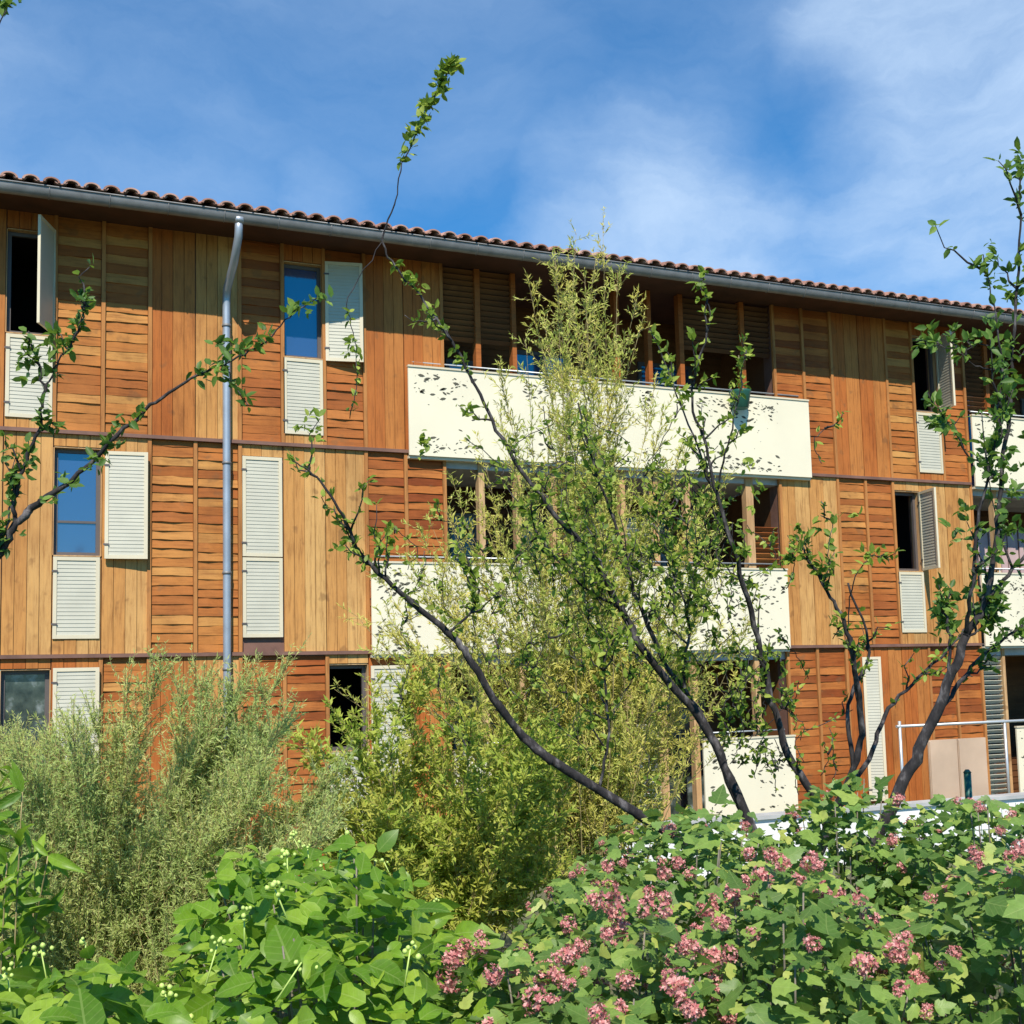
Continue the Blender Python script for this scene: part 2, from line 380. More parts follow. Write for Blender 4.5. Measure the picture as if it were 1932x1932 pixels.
# level by level: what stands in each module
L3 = {k: c for k, c in zip(range(-10, 40), 'VHHVWVHVHV' + 'W' + 'HHVVHWSVV' + 'L' * 10 + 'HHVVHWH' + 'L' * 8 + 'VVHHV')}
L2 = {k: c for k, c in zip(range(-10, 40), 'HVVHVWVHHV' + 'V' + 'WSHHCVVHH' + 'L' * 10 + 'VVHHWVV' + 'L' * 8 + 'HVVHH')}
L1 = {k: c for k, c in zip(range(-10, 40), 'VHHVHVVHHV' + 'W' + 'CHVVHHWSV' + 'L' * 10 + 'HHCVVHH' + 'L' * 8 + 'VHHVV')}
levels = [(L1, ZG, Z1 - .03, .80, 1.95), (L2, Z1 + .02, Z2 - .03, 3.37, 4.73), (L3, Z2 + .02, Z3, 6.15, 7.48)]
walls = [MB(), MB(), MB()]
for li, (lv, z0, z1, s0, s1) in enumerate(levels):
    prev = 'L'
    for k in range(K0, K1):
        c = lv[k]
        if c == 'L': continue
        wall = walls[0 if k < 10 else 1 if k < 27 else 2]
        if c in 'VHSC': wall.box(U(k), U(k + 1), D, D + .25, z0 - .05, z1 + .03)
        else:
            wall.box(U(k), U(k + 1), D, D + .25, z0 - .05, s0 - .016); wall.box(U(k), U(k + 1), D, D + .25, s1 + .013, z1 + .03)
        if c == 'V': panel_v(k, z0, z1, li)
        elif c == 'H': panel_h(k, z0, z1, li)
        elif c == 'S': (panel_h if li == 2 else panel_v)(k, z0, z1, li)
        elif c == 'C': panel_v(k, s1 + .02, z1, li) if li else panel_v(k, z0, z1, li)
        elif c == 'W': panel_v(k, s1 + .02, z1, li); panel_v(k, z0, s0 - .02, li)
    for k in range(K0, K1 + 1):
        a, b = lv.get(k - 1, 'L'), lv.get(k, 'L')
        if a == 'L' and b == 'L': continue
        if 'H' in (a, b) or 'L' in (a, b) or ('S' in (a, b) and li == 2): batten(k, z0, z1)
for w_ in walls: w_.build('wall', MLEDGE, bld)
# windows, shutters, infill panels
window(0, 6.15, 7.48)                                      # open to a dark room
louvre_leaf(bld, (U(1) - .01, D - .03), (-.42, -1), 0, .55, 6.16, 7.52, label='cream slatted shutter swung out from the open top left window')
infill(0, 5.08, 6.13)
window(6, 6.15, 7.48, MGLASS); infill(6, 5.08, 6.13)
louvre_leaf(bld, (U(7) + .02, D - .045), (1, -.18), 0, .52, 6.13, 7.54)
window(25, 6.15, 7.48); infill(25, 5.08, 6.13)
louvre_leaf(bld, (U(26) - .01, D - .03), (-.30, -1), 0, .55, 6.16, 7.48)
window(1, 3.37, 4.73, MGLASS, True); infill(1, 2.33, 3.35)
louvre_leaf(bld, (U(2) + .03, D - .09), (1, -.10), 0, .52, 3.33, 4.70)
lf = louvre_leaf(bld, (U(5) + .03, D - .04), (1, 0), 0, .53, 3.40, 4.74, label='closed cream shutter beside the downpipe'); louvre_leaf(bld, (U(5) + .03, D - .04), (1, 0), 0, .53, 2.33, 3.385, 'infill_panel')
window(24, 3.37, 4.73); infill(24, 2.33, 3.35)
louvre_leaf(bld, (U(25) - .01, D - .03), (-.25, -1), 0, .54, 3.38, 4.73)
window(0, .80, 1.95, MGLASS2); infill(0, -.3, .78)
louvre_leaf(bld, (U(1) + .02, D - .08), (1, -.06), 0, .54, .78, 1.97)
window(7, .80, 1.95); louvre_leaf(bld, (U(8) + .02, D - .07), (1, -.1), 0, .54, .3, 1.93); infill(7, -.3, .78)
louvre_leaf(bld, (U(22) + .3, D - .06), (1, -.5), 0, .30, -.4, 1.93)
for kk in (-6, -5): window(-6 if kk == -6 else -5, *( (6.15, 7.48) if kk == -6 else (3.37, 4.73)), MGLASS)
# black boxes painting in the shade of rooms behind the open windows
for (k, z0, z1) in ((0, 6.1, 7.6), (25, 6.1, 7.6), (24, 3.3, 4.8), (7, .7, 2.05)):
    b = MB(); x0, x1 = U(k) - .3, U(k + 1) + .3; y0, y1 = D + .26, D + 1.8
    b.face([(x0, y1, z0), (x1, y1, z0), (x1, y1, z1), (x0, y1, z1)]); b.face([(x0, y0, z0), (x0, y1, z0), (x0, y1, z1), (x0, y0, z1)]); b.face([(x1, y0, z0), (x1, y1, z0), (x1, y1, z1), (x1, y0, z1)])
    b.face([(x0, y0, z1), (x1, y0, z1), (x1, y1, z1), (x0, y1, z1)]); b.face([(x0, y0, z0), (x1, y0, z0), (x1, y1, z0), (x0, y1, z0)]); b.build('room_shade_box', MBLACK, bld)
# floor bands
for z in (Z1, Z2):
    for (ka, kb) in ((K0, 10), (20, 27), (35, K1)):
        b = MB(); b.box(U(ka), U(kb), D - .075, D + .002, z - .028, z + .018); b.build('floor_band', MLEDGE, bld)
# loggias: back wall, floor, ceiling, side walls, posts, doors
def loggia(ka, kb, z0, z1, posts, doors, screens, li):
    yb = D + 1.5; x0, x1 = U(ka), U(kb)
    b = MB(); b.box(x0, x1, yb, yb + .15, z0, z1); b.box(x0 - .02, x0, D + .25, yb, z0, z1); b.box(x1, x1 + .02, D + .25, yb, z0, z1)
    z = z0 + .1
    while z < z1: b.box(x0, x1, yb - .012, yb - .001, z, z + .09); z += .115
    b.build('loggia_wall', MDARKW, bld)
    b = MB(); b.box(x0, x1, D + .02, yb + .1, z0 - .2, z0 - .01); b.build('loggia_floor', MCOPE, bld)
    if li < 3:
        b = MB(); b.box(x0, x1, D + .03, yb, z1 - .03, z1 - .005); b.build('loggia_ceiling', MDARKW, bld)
    for k, w in posts:
        b = MB(); b.box(U(k) - w, U(k) + w, D - .01, D + .11, z0, z1 - .005); b.build('post', MPOST if li < 3 else MH, bld)  # top-storey posts take a darker wood colour, standing in for eave shade
    for (k, n, zt) in doors:
        w = MB(); a, c = U(k) + .05, U(k + n) - .05; f0 = .06
        w.box(a, a + f0, yb - .06, yb - .013, z0, zt); w.box(c - f0, c, yb - .06, yb - .013, z0, zt); w.box(a + f0, c - f0, yb - .06, yb - .013, zt - f0, zt); w.box(a + f0, c - f0, yb - .06, yb - .013, z0, z0 + f0)
        if n > 1: w.box((a + c) / 2 - .03, (a + c) / 2 + .03, yb - .06, yb - .013, z0 + f0, zt - f0)
        d = w.build('balcony_door', MFRAME, bld)
        p = MB(); p.box(a + f0, c - f0, yb - .035, yb - .025, z0 + f0, zt - f0); p.build('pane', MGLASS2 if li < 3 else MGLASS, d)
    for (k, n, za, zb, m) in screens:
        s = MB(); a, c = U(k) + .03, U(k + n) - .03; z = za
        while z < zb - .02:
            s.xbox(((a + c) / 2, D + .05, z + .03), (1, 0, 0), (0, .8, .6), (0, -.6, .8), (c - a) / 2, .006, .036); z += .085
        s.build('louvre_screen', m, bld)
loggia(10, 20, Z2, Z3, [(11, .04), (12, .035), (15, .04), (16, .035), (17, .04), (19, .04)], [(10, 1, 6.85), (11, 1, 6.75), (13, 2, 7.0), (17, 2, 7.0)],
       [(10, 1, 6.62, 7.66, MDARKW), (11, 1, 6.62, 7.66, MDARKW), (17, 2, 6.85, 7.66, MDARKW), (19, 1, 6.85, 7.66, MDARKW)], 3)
loggia(27, 35, Z2, Z3, [(28, .04), (30, .04), (32, .04)], [(28, 2, 7.0), (32, 2, 7.0)], [(27, 1, 6.2, 7.66, MDARKW)], 3)
loggia(10, 20, Z1, Z2 - .08, [(11, .045), (12, .045), (13, .04), (15, .045), (16, .045), (17, .045), (19, .07)], [(10, 2, 4.3), (13, 2, 4.3), (16, 2, 4.4)],
       [(15, 1, 3.3, 4.0, MSLAT), (13, 1, 3.3, 4.7, MH), (19, 1, 3.3, 4.0, MH)], 2)
loggia(27, 35, Z1, Z2 - .08, [(28, .045), (30, .045), (32, .045)], [(28, 2, 4.3)], [], 2)
loggia(10, 20, ZG, Z1 - .05, [(11, .045), (12, .045), (13, .045), (14, .045), (15, .06), (16, .06), (17, .045), (19, .045)], [(11, 2, 1.4), (17, 2, 1.5)],
       [(14, 1, -.7, 1.0, MSLAT), (15, 1, -.7, 1.0, MSLAT), (12, 1, -.7, 1.2, MH)], 1)
loggia(27, 35, ZG, Z1 - .05, [(27.95, .03), (30, .045), (32, .045)], [(28, 2, 1.7)], [(27, 1, -.7, 1.9, MSLAT)], 1)
b = MB(); x = 16.75
while x < 18.3:
    b.box(x, x + .09, D + .62 + .02 * math.sin(x * 25), D + .64 + .02 * math.sin(x * 25), 3.2, 4.25); x += .092
b.build('curtain', plain('rosy_curtain', (.46, .33, .32), .9, var=.15), bld)
# perforated parapets
def parapet(ka, kb, z0, z1, proud=.12, seed=0):
    rr = random.Random(seed); b = MB(); x0, x1 = U(ka) + .02, U(kb) - .02
    b.box(x0, x1, D - proud - .03, D - proud, z0, z1)
    y = D - proud - .0325
    nlen = x1 - x0
    for i in range(int(nlen * (120 if z0 > 4 else 150))):
        x = rr.uniform(x0 + .08, x1 - .08); e = rr.random()
        t = abs(rr.gauss(0, .19 if z0 > 4 else .30)) + .06
        z = z1 - t if e < .55 else z0 + t * .8
        if rr.random() < .06: z = rr.uniform(z0 + .1, z1 - .1)
        if math.sin(x * 2.3 + seed) + .6 * math.sin(x * 6.1) < (-.25 if z0 > 4 else -.95): continue
        a = rr.uniform(-.7, .7); ln = rr.choice((rr.uniform(.008, .02), rr.uniform(.018, .058))); wd = ln * rr.uniform(.3, .5)
        ca, sa = math.cos(a), math.sin(a); pts = []
        for (p, q) in ((-1, 0), (-.35, .8), (.4, .7), (1, 0), (.4, -.7), (-.35, -.8)):
            pts.append((x + (p * ln * ca - q * wd * sa), y, z + (p * ln * sa + q * wd * ca)))
        if all(x0 + .02 < q[0] < x1 - .02 and z0 + .02 < q[2] < z1 - .02 for q in pts): b.face(pts[::-1], 1)
    p_ = b.build('balcony_parapet', [MPAR, MHOLE], bld)
    r = MB(); r.box(x0 - .006, x1 + .006, D - proud - .045, D - proud + .012, z1 + .001, z1 + .028); r.build('parapet_cap', MCREAM, p_); r = MB(); r.box(x0, x1, D - proud + .001, D + .05, z0 - .04, z0 - .002); r.build('parapet_base', MCREAM, p_)
    h = MB(); h.tube([(x0 + .1, D - proud + .1, z1 + .11), (x1 - .1, D - proud + .1, z1 + .11)], .014, 6)
    k = ka + 1
    while k < kb: h.tube([(U(k), D - proud + .1, z1 - .2), (U(k), D - proud + .1, z1 + .10)], .009, 5); k += 3
    h.build('handrail', MRAIL, p_)
parapet(9, 21, 4.86, 6.12, seed=1); parapet(27, 36, 4.87, 6.12, seed=2)
parapet(8, 20, 2.08, 3.33, seed=3); parapet(27, 36, 2.08, 3.33, seed=4)
parapet(17, 20, -.72, .70, seed=5); parapet(28, 36, -.72, .66, seed=6)
parapet(10, 14, -.72, .70, seed=7)
# roof
RS = math.tan(R(15)); EY = D - .92; RZ = 7.79
xa, xb = U(K0) - .4, U(K1) + .4
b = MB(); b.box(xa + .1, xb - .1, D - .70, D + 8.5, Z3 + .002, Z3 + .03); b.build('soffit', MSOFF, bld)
b = MB(); b.box(xa, xb, D - .735, D - .702, Z3 - .035, Z3 + .07); b.build('fascia', MFASC, bld)
sl_ = MB(); yr = D + 6
sl_.face([(xa, EY + .2, RZ + .2 * RS - .02), (xb, EY + .2, RZ + .2 * RS - .02), (xb, yr, RZ + (yr - EY) * RS - .02), (xa, yr, RZ + (yr - EY) * RS - .02)])
sl_.face([(xa, yr, RZ + (yr - EY) * RS - .02), (xb, yr, RZ + (yr - EY) * RS - .02), (xb, yr + 7, RZ - .1), (xa, yr + 7, RZ - .1)])
rf = sl_.build('roof', MLEDGE, bld)
tiles = MB(); P = .234; n = int((xb - xa) / P)
def tile(x, y0, r0, r1, ln, up, mi=0, zz=0.):
    """one canal tile: half round, wide end r0 at y0"""
    n0 = len(tiles.v); K = 8; jit = rnd.uniform(-.006, .006)
    for th in (0, .026):
        for (yy, rr) in ((y0, r0 - th), (y0 + ln, r1 - th)):
            for j in range(K + 1):
                a = math.pi * j / K; tiles.v.append((x + jit + rr * math.cos(a), yy, RZ + zz + (yy - EY) * RS + (rr * math.sin(a) * .66 if up else -rr * math.sin(a) * .5)))
    S = K + 1
    def add(*q): tiles.f.append(q); tiles.m.append(mi); tiles.sm.append(True)
    for j in range(K):
        add(n0 + j, n0 + j + 1, n0 + S + j + 1, n0 + S + j)
        add(n0 + 2 * S + j, n0 + 3 * S + j, n0 + 3 * S + j + 1, n0 + 2 * S + j + 1)
        tiles.f.append((n0 + j, n0 + 2 * S + j, n0 + 2 * S + j + 1, n0 + j + 1)); tiles.m.append(mi); tiles.sm.append(False)
for i in range(n):
    x = xa + P * (i + .5)
    for c in range(5):
        y0 = EY + c * .36 + rnd.uniform(-.012, .012)
        tile(x, y0, .100, .084, .42, True, zz=.008 + .004 * c)
        if c < 2: tile(x + P / 2, y0 + .02, .075, .085, .42, False, zz=.03)
    y0 = EY + 1.8
    tile(x, y0, .082, .082, yr - y0, True, zz=.03)
tiles.build('eaves_tiles', MTILE, rf)
# gutter
gt = MB(); K = 10; n0 = 0; gr = .080; gy, gz = D - .80, RZ - .035
for x in (xa, xb):
    for th in (0, .005):
        for j in range(K + 1):
            a = math.pi * j / K; gt.v.append((x, gy - (gr - th) * math.cos(a), gz - (gr - th) * 1.6 * math.sin(a)))
S = K + 1
for j in range(K):
    gt.f.append((j, j + 1, 2 * S + j + 1, 2 * S + j)); gt.m.append(0); gt.sm.append(True)
    gt.f.append((S + j, 3 * S + j, 3 * S + j + 1, S + j + 1)); gt.m.append(0); gt.sm.append(True)
gt.tube([(xa, gy - gr - .004, gz + .002), (xb, gy - gr - .004, gz + .002)], .011, 8)
gu = gt.build('gutter', MZINC, bld)
for i in range(0, int((xb - xa) / .7)):
    x = xa + .35 + i * .7
    if not -1 < x < 18.5: continue
    br = MB(); pts = [(x, gy - (gr + .004) * math.cos(math.pi * j / 8), gz - (gr + .004) * 1.6 * math.sin(math.pi * j / 8)) for j in range(9)]
    br.tube(pts, .005, 4); br.build('bracket', MZINC, gu)
# downpipe
px_ = 3.06
pp_ = [(px_ + .03, gy, gz - .08), (px_ + .03, gy, gz - .20), (px_ + .03, gy + .03, gz - .30), (px_ + .01, gy + .22, gz - .58), (px_, D - .17, gz - .80), (px_, D - .125, gz - .92), (px_, D - .12, gz - 1.05), (px_, D - .12, 4.5), (px_, D - .12, 1.6), (px_, D - .12, ZG + .05)]
b = MB(); b.tube(pp_, .052, 14); dp = b.build('downpipe', MPIPE, bld)
for z in (6.45, 4.6, 3.15, 1.9, .3):
    c = MB(); c.tube([(px_, D - .12, z), (px_, D - .12, z + .035)], .06, 14); c.box(px_ - .012, px_ + .012, D - .07, D - .03, z + .004, z + .03); c.build('pipe_clamp', MZINC, dp)
c = MB(); c.tube([(px_ + .03, gy, gz - .13), (px_ + .03, gy, gz - .10), (px_ + .03, gy, gz - .06)], [.056, .075, .085], 14); c.build('outlet', MPIPE, dp)

# ================================================================== terrace things in front of the ground floor
ty = D - 1.2
t = empty('terrace_screen', (14.25, ty, ZG), 'tan board screen with a grey tube rail in front of the ground floor boards', 'screen')
for i, (x0, x1) in enumerate(((13.67, 14.24), (14.26, 14.84))):
    b = MB(); b.box(x0, x1, ty, ty + .03, ZG, .60); b.box(x0 + .01, x0 + .05, ty - .015, ty - .001, ZG + .02, .58); b.build('board', MTAN, t)
b = MB(); b.tube([(13.0, ty - .06, .84), (18.5, ty - .06, .84)], .024, 10)
for x in (13.06, 15.2, 17.2): b.tube([(x, ty - .06, ZG), (x, ty - .06, .92 if x < 14 else .82)], .024, 8)
b.build('rail', MRAIL, t)
wy = 13.0
t = empty('garden_wall', (12, wy, ZG), 'low white garden wall with grey coping behind the flowering hedge', 'wall')
b = MB(); b.box(6.8, 21, wy, wy + .2, ZG - .05, -.14); b.build('wall', MWHITE, t)
b = MB(); b.box(6.75, 21.05, wy - .04, wy + .24, -.138, -.09); b.build('coping', MCOPE, t)

# ================================================================== plants
def unit(a): return a / (np.linalg.norm(a, axis=-1, keepdims=True) + 1e-9)
# leaf outlines: (x across, y along, z up) in units of the leaf length
LEAF = (np.array([(0, 0, 0), (0, .35, .0), (0, .7, -.05), (0, 1, -.16), (.15, .10, .03), (.25, .32, .05), (.23, .58, .03), (.12, .82, -.06), (-.15, .10, .03), (-.25, .32, .05), (-.23, .58, .03), (-.12, .82, -.06)]),
        np.array([(0, 4, 1), (4, 5, 1), (1, 5, 6), (1, 6, 2), (2, 6, 7), (2, 7, 3), (0, 1, 8), (8, 1, 9), (1, 10, 9), (1, 2, 10), (2, 11, 10), (2, 3, 11)]))
SMALL = (np.array([(0, 0, 0), (0, .5, -.05), (0, 1, -.12), (.24, .28, .03), (.22, .66, .0), (-.24, .28, .03), (-.22, .66, .0)]),
        np.array([(0, 3, 1), (1, 3, 4), (1, 4, 2), (0, 1, 5), (1, 6, 5), (1, 2, 6)]))
NARROW = (np.array([(0, 0, 0), (.075, .4, 0), (0, 1, -.1), (-.075, .4, 0)]), np.array([(0, 1, 3), (1, 2, 3)]))
def lobed():
    pts = [(0, .32, -.03)]; o = [(0, 0), (.16, .03), (.34, .12), (.40, .30), (.28, .36), (.36, .56), (.22, .60), (.13, .80), (0, 1.0)]
    full = o + [(-x, y) for x, y in o[-2:0:-1]]
    pts += [(x, y, .04 * math.cos(x * 9) - .10 * y * y) for x, y in full]
    n = len(full); return np.array(pts), np.array([(0, 1 + i, 1 + (i + 1) % n) for i in range(n)])
LOBED = lobed()
PETAL = (np.array([(0, 0, 0), (.30, .55, .05), (0, 1, .1), (-.30, .55, .05)]), np.array([(0, 1, 3), (1, 2, 3)]))
def leaves(P, A, Nn, ln, tpl, wid=1.0):
    """leaf meshes at P along A, face normal near Nn, lengths ln"""
    T, F = tpl; A = unit(A); X = unit(np.cross(A, Nn)); Z = np.cross(X, A)
    n = len(P); ln = np.asarray(ln).reshape(n, 1, 1); wid = np.asarray(wid) * np.ones(n); wid = wid.reshape(n, 1, 1)
    cur = RNG.uniform(.3, 2.2, (n, 1, 1))
    V = P[:, None, :] + ln * (X[:, None, :] * T[None, :, 0:1] * wid + A[:, None, :] * T[None, :, 1:2] + Z[:, None, :] * T[None, :, 2:3] * cur)
    return V.reshape(-1, 3), (F[None] + (np.arange(n) * len(T))[:, None, None]).reshape(-1, 3)
def catmull(pts, m=6):
    pts = [np.asarray(p, float) for p in pts]; q = [2 * pts[0] - pts[1]] + pts + [2 * pts[-1] - pts[-2]]; o = []
    for i in range(1, len(q) - 2):
        for s in range(m):
            t = s / m; a, b, c, d = q[i - 1:i + 3]
            o.append(.5 * ((2 * b) + (-a + c) * t + (2 * a - 5 * b + 4 * c - d) * t * t + (-a + 3 * b - 3 * c + d) * t ** 3))
    o.append(pts[-1]); return o
class Foliage:
    def __init__(s): s.P = []; s.A = []; s.N = []; s.L = []
    def add(s, p, a, n, l): s.P.append(p); s.A.append(a); s.N.append(n); s.L.append(l)
    def build(s, name, m, parent, tpl=SMALL, wid=1.0):
        V, F = leaves(np.array(s.P), np.array(s.A), np.array(s.N), np.array(s.L), tpl, wid); return np_mesh(name, V, F, m, parent, luv=np.tile(tpl[0], (len(s.P), 1)))
def rv(s=1.0): return RNG.normal(0, s, 3)
def spur(fo, p, d, n, ln, up=.6):
    """a rosette of n leaves round the point p"""
    for i in range(n):
        a = d * .5 + rv(.75); a[2] += .15; a = a / np.linalg.norm(a)
        nrm = np.array([0, 0, up]) + rv(.55) + np.array([-.1, -.4, 0]); fo.add(p + rv(.006), a, nrm, ln * RNG.uniform(.55, 1.15))
def stem(wood_, fo, spec, leaf_from=0., gap=.05, ln=.05, nl=(3, 6), twigs=0, twl=.25, k=8, leaf_to=1.0):
    """spec: list of (px, py, depth, radius in cm)"""
    P4 = [np.append(at(x, y, d), r / 100.) for x, y, d, r in spec]
    C = catmull(P4, 6); pts = [c[:3] + (rv(.004) if 0 < i < len(C) - 1 else 0) for i, c in enumerate(C)]; rad = [max(.0022, .76 * c[3] * RNG.uniform(.92, 1.1)) for c in C]
    wood_.tube(pts, rad, k)
    seg = [np.linalg.norm(pts[i + 1] - pts[i]) for i in range(len(pts) - 1)]; tot = sum(seg); s = 0; nxt = leaf_from * tot
    for i, l in enumerate(seg):
        while nxt < s + l:
            t = (nxt - s) / l; p = pts[i] * (1 - t) + pts[i + 1] * t; d = unit(pts[i + 1] - pts[i])
            if nxt < leaf_to * tot: spur(fo, p, d + rv(.4), RNG.integers(*nl), ln)
            nxt += gap * RNG.uniform(.4, 1.8)
        s += l
    for q in range(twigs):
        i = int(len(pts) * RNG.uniform(leaf_from * .8, .95 * leaf_to)); i = min(i, len(pts) - 2); d = unit(pts[i + 1] - pts[i])
        sd = unit(np.cross(d, rv()) + d * .7 + np.array([0, 0, .35])); L_ = twl * RNG.uniform(.4, 1.2); n = 5
        tp = [pts[i] + sd * L_ * j / n + np.array([0, 0, .25]) * L_ * (j / n) ** 2 + rv(.003) * j for j in range(n + 1)]
        wood_.tube(tp, [max(.0018, .0045 * (1 - j / n) + .0015) for j in range(n + 1)], 5)
        for j in range(1, n + 1):
            if RNG.random() < .85: spur(fo, tp[j], sd, RNG.integers(*nl), ln * .95)
    return pts
LEAFY = leafmat('plum_leaf', [(0, (.09, .16, .018)), (.5, (.22, .31, .038)), (1, (.40, .46, .085))], .38)
LEAFD = leafmat('dark_green_leaf', [(0, (.05, .11, .018)), (.6, (.09, .18, .03)), (1, (.19, .29, .05))], .33)  # darker green leaf colour for the left and right trees

# ---- the many-stemmed fruit tree in the middle
tb = at(1470, 1990, 6.2)
tree = empty('fruit_tree', (tb[0], tb[1], zground(tb[1])), 'many-stemmed young tree with thin grey branches spreading in front of the middle balconies', 'tree')
fo = Foliage(); br = MB(); tr = MB()
tr.tube(catmull([np.array([tb[0], tb[1], zground(tb[1]) - .05]), at(1475, 1800, 6.2), at(1480, 1640, 6.2)], 4), .06, 10)
tr.build('trunk', MBARK, tree)
S = lambda *a, **k: stem(br, fo, *a, **k)
S([(1480, 1690, 6.2, 4.2), (1300, 1590, 6.0, 3.4), (1130, 1490, 5.9, 3.0), (985, 1390, 5.8, 2.7), (890, 1250, 5.7, 2.4), (845, 1195, 5.7, 2.1), (740, 1105, 5.6, 1.6), (680, 1045, 5.6, 1.2), (640, 960, 5.5, .9), (590, 895, 5.5, .6), (545, 865, 5.5, .35)], .72, .07, .052, (3, 6), 9, .2)
S([(985, 1390, 5.8, 1.8), (1040, 1440, 5.8, 2.2)], 1, 9)
S([(1480, 1690, 6.2, 4.0), (1400, 1520, 6.2, 3.2), (1335, 1380, 6.2, 2.9), (1230, 1245, 6.1, 2.7), (1160, 1130, 6.1, 2.4), (1110, 1040, 6.0, 2.0), (1050, 975, 6.0, 1.6), (960, 850, 6.0, 1.3), (905, 745, 6.0, 1.1), (868, 672, 6.0, .9), (815, 590, 6.0, .8), (745, 500, 6.0, .7), (722, 455, 6.0, .6), (742, 390, 6.0, .45), (760, 310, 6.0, .40), (800, 215, 6.0, .35), (852, 130, 6.0, .25)], .36, .15, .045, (2, 5), 9, .16, leaf_to=.68)
# dense leaves of the long spire against the sky
sp = catmull([at(762, 300, 6), at(785, 250, 6), at(808, 200, 6), at(835, 150, 6), at(855, 122, 6)], 9)
for i, p in enumerate(sp): spur(fo, p + rv(.014), np.array([.3, 0, .8]), 4 + i // 6, .056)
for x, y in ((740, 500), (762, 520), (790, 550), (812, 585), (775, 535), (825, 598), (755, 510), (868, 670), (860, 655), (885, 690)):
    for q in range(3): spur(fo, at(x + RNG.normal(0, 7), y + RNG.normal(0, 7), 6.), rv(), 3, .048)
S([(1480, 1690, 6.2, 3.4), (1385, 1500, 6.3, 2.4), (1330, 1360, 6.4, 2.0), (1250, 1240, 6.5, 1.7), (1200, 1120, 6.5, 1.3), (1165, 1000, 6.5, 1.0), (1120, 880, 6.5, .7), (1090, 760, 6.5, .5)], .35, .12, .05, (3, 5), 12, .25)
S([(1490, 1700, 6.2, 3.6), (1560, 1560, 6.2, 3.0), (1495, 1440, 6.2, 2.5), (1455, 1320, 6.2, 2.2), (1430, 1200, 6.2, 1.9), (1392, 1060, 6.1, 1.5), (1352, 930, 6.1, 1.2), (1328, 830, 6.1, .9), (1305, 750, 6.1, .8), (1332, 640, 6.1, .65), (1338, 590, 6.1, .5), (1326, 535, 6.1, .35)], .45, .15, .05, (2, 5), 8, .22)
for (x, y, n) in ((1325, 540, 6), (1318, 552, 4), (1300, 650, 3), (1395, 690, 4), (1408, 668, 4), (1290, 740, 8), (1265, 720, 7), (1255, 690, 5), (1355, 790, 5), (1420, 880, 5), (1240, 640, 4)):
    for q in range(n // 2): spur(fo, at(x + RNG.normal(0, 9), y + RNG.normal(0, 8), 6.1), rv(), 4, .05)
S([(1392, 1060, 6.1, .9), (1350, 930, 6.1, .8), (1300, 800, 6.2, .6), (1240, 650, 6.3, .4), (1225, 620, 6.3, .3)], .3, .09, .048, (2, 5), 6, .15)
S([(1352, 930, 6.1, .7), (1372, 840, 6.0, .6), (1395, 740, 6.0, .45), (1405, 665, 6.0, .3)], .4, .12, .048, (2, 5), 3, .12)
S([(1560, 1560, 6.2, 2.4), (1610, 1450, 6.1, 2.1), (1625, 1370, 6.1, 2.0), (1612, 1250, 6.0, 1.7), (1592, 1170, 6.0, 1.3), (1555, 1105, 6.0, 1.0), (1525, 1055, 6.0, .7), (1502, 1015, 6.0, .4)], .55, .12, .055, (3, 6), 7, .16)
for (x, y, n) in ((1490, 1050, 8), (1515, 1030, 8), (1510, 990, 6), (1540, 1000, 5), (1475, 1070, 5), (1415, 940, 5), (1425, 920, 5), (1385, 1050, 5), (1650, 1048, 5), (1625, 1042, 5), (1670, 1050, 4), (1612, 965, 3)):
    for q in range(n // 2): spur(fo, at(x + RNG.normal(0, 8), y + RNG.normal(0, 7), 6.), rv(), 4, .055)
S([(1625, 1370, 6.1, .5), (1600, 1200, 6.1, .45), (1610, 1100, 6.0, .4), (1640, 1052, 6.0, .35), (1672, 1050, 6., .25)], .8, .1, .05, (3, 5), 1, .1)
S([(1560, 1560, 6.2, 2.2), (1640, 1430, 6.3, 1.7), (1670, 1350, 6.4, 1.4), (1730, 1280, 6.5, 1.1), (1790, 1225, 6.6, .8), (1850, 1150, 6.7, .5)], .5, .14, .05, (2, 4), 5, .16)
S([(1610, 1450, 6.1, 1.6), (1600, 1330, 6.2, 1.3), (1640, 1230, 6.3, 1.0), (1600, 1100, 6.3, .7)], .5, .2, .05, (2, 4), 4, .15)
S([(1170, 1150, 6.1, 1.0), (1080, 1090, 6.0, .8), (1010, 1000, 6.0, .6), (1000, 940, 6, .4)], .2, .07, .05, (3, 6), 6, .18)
S([(1130, 1490, 5.9, 1.0), (1150, 1380, 5.9, .9), (1140, 1250, 5.9, .7), (1180, 1180, 5.9, .5)], .3, .07, .05, (3, 6), 7, .2)
S([(845, 1195, 5.7, .9), (900, 1130, 5.7, .7), (880, 1050, 5.7, .5)], .1, .06, .05, (3, 6), 5, .18)
S([(1335, 1380, 6.2, 1.2), (1290, 1280, 6.2, 1.0), (1300, 1180, 6.2, .8), (1260, 1060, 6.2, .5)], .2, .08, .05, (3, 6), 8, .22)
S([(722, 455, 6.0, .3), (660, 560, 5.9, .3), (668, 640, 5.9, .3), (672, 720, 5.9, .25), (660, 790, 5.9, .2)], .45, .055, .045, (3, 5), 0)
for (x, y, n) in ((665, 650, 7), (672, 665, 6), (570, 800, 6), (585, 815, 5), (800, 835, 6), (795, 850, 4), (695, 1050, 7), (735, 1020, 6), (880, 780, 5), (840, 1150, 7), (860, 1180, 7), (720, 1010, 4)):
    for q in range(n // 2): spur(fo, at(x + RNG.normal(0, 8), y + RNG.normal(0, 8), 5.7), rv(), 4, .05)
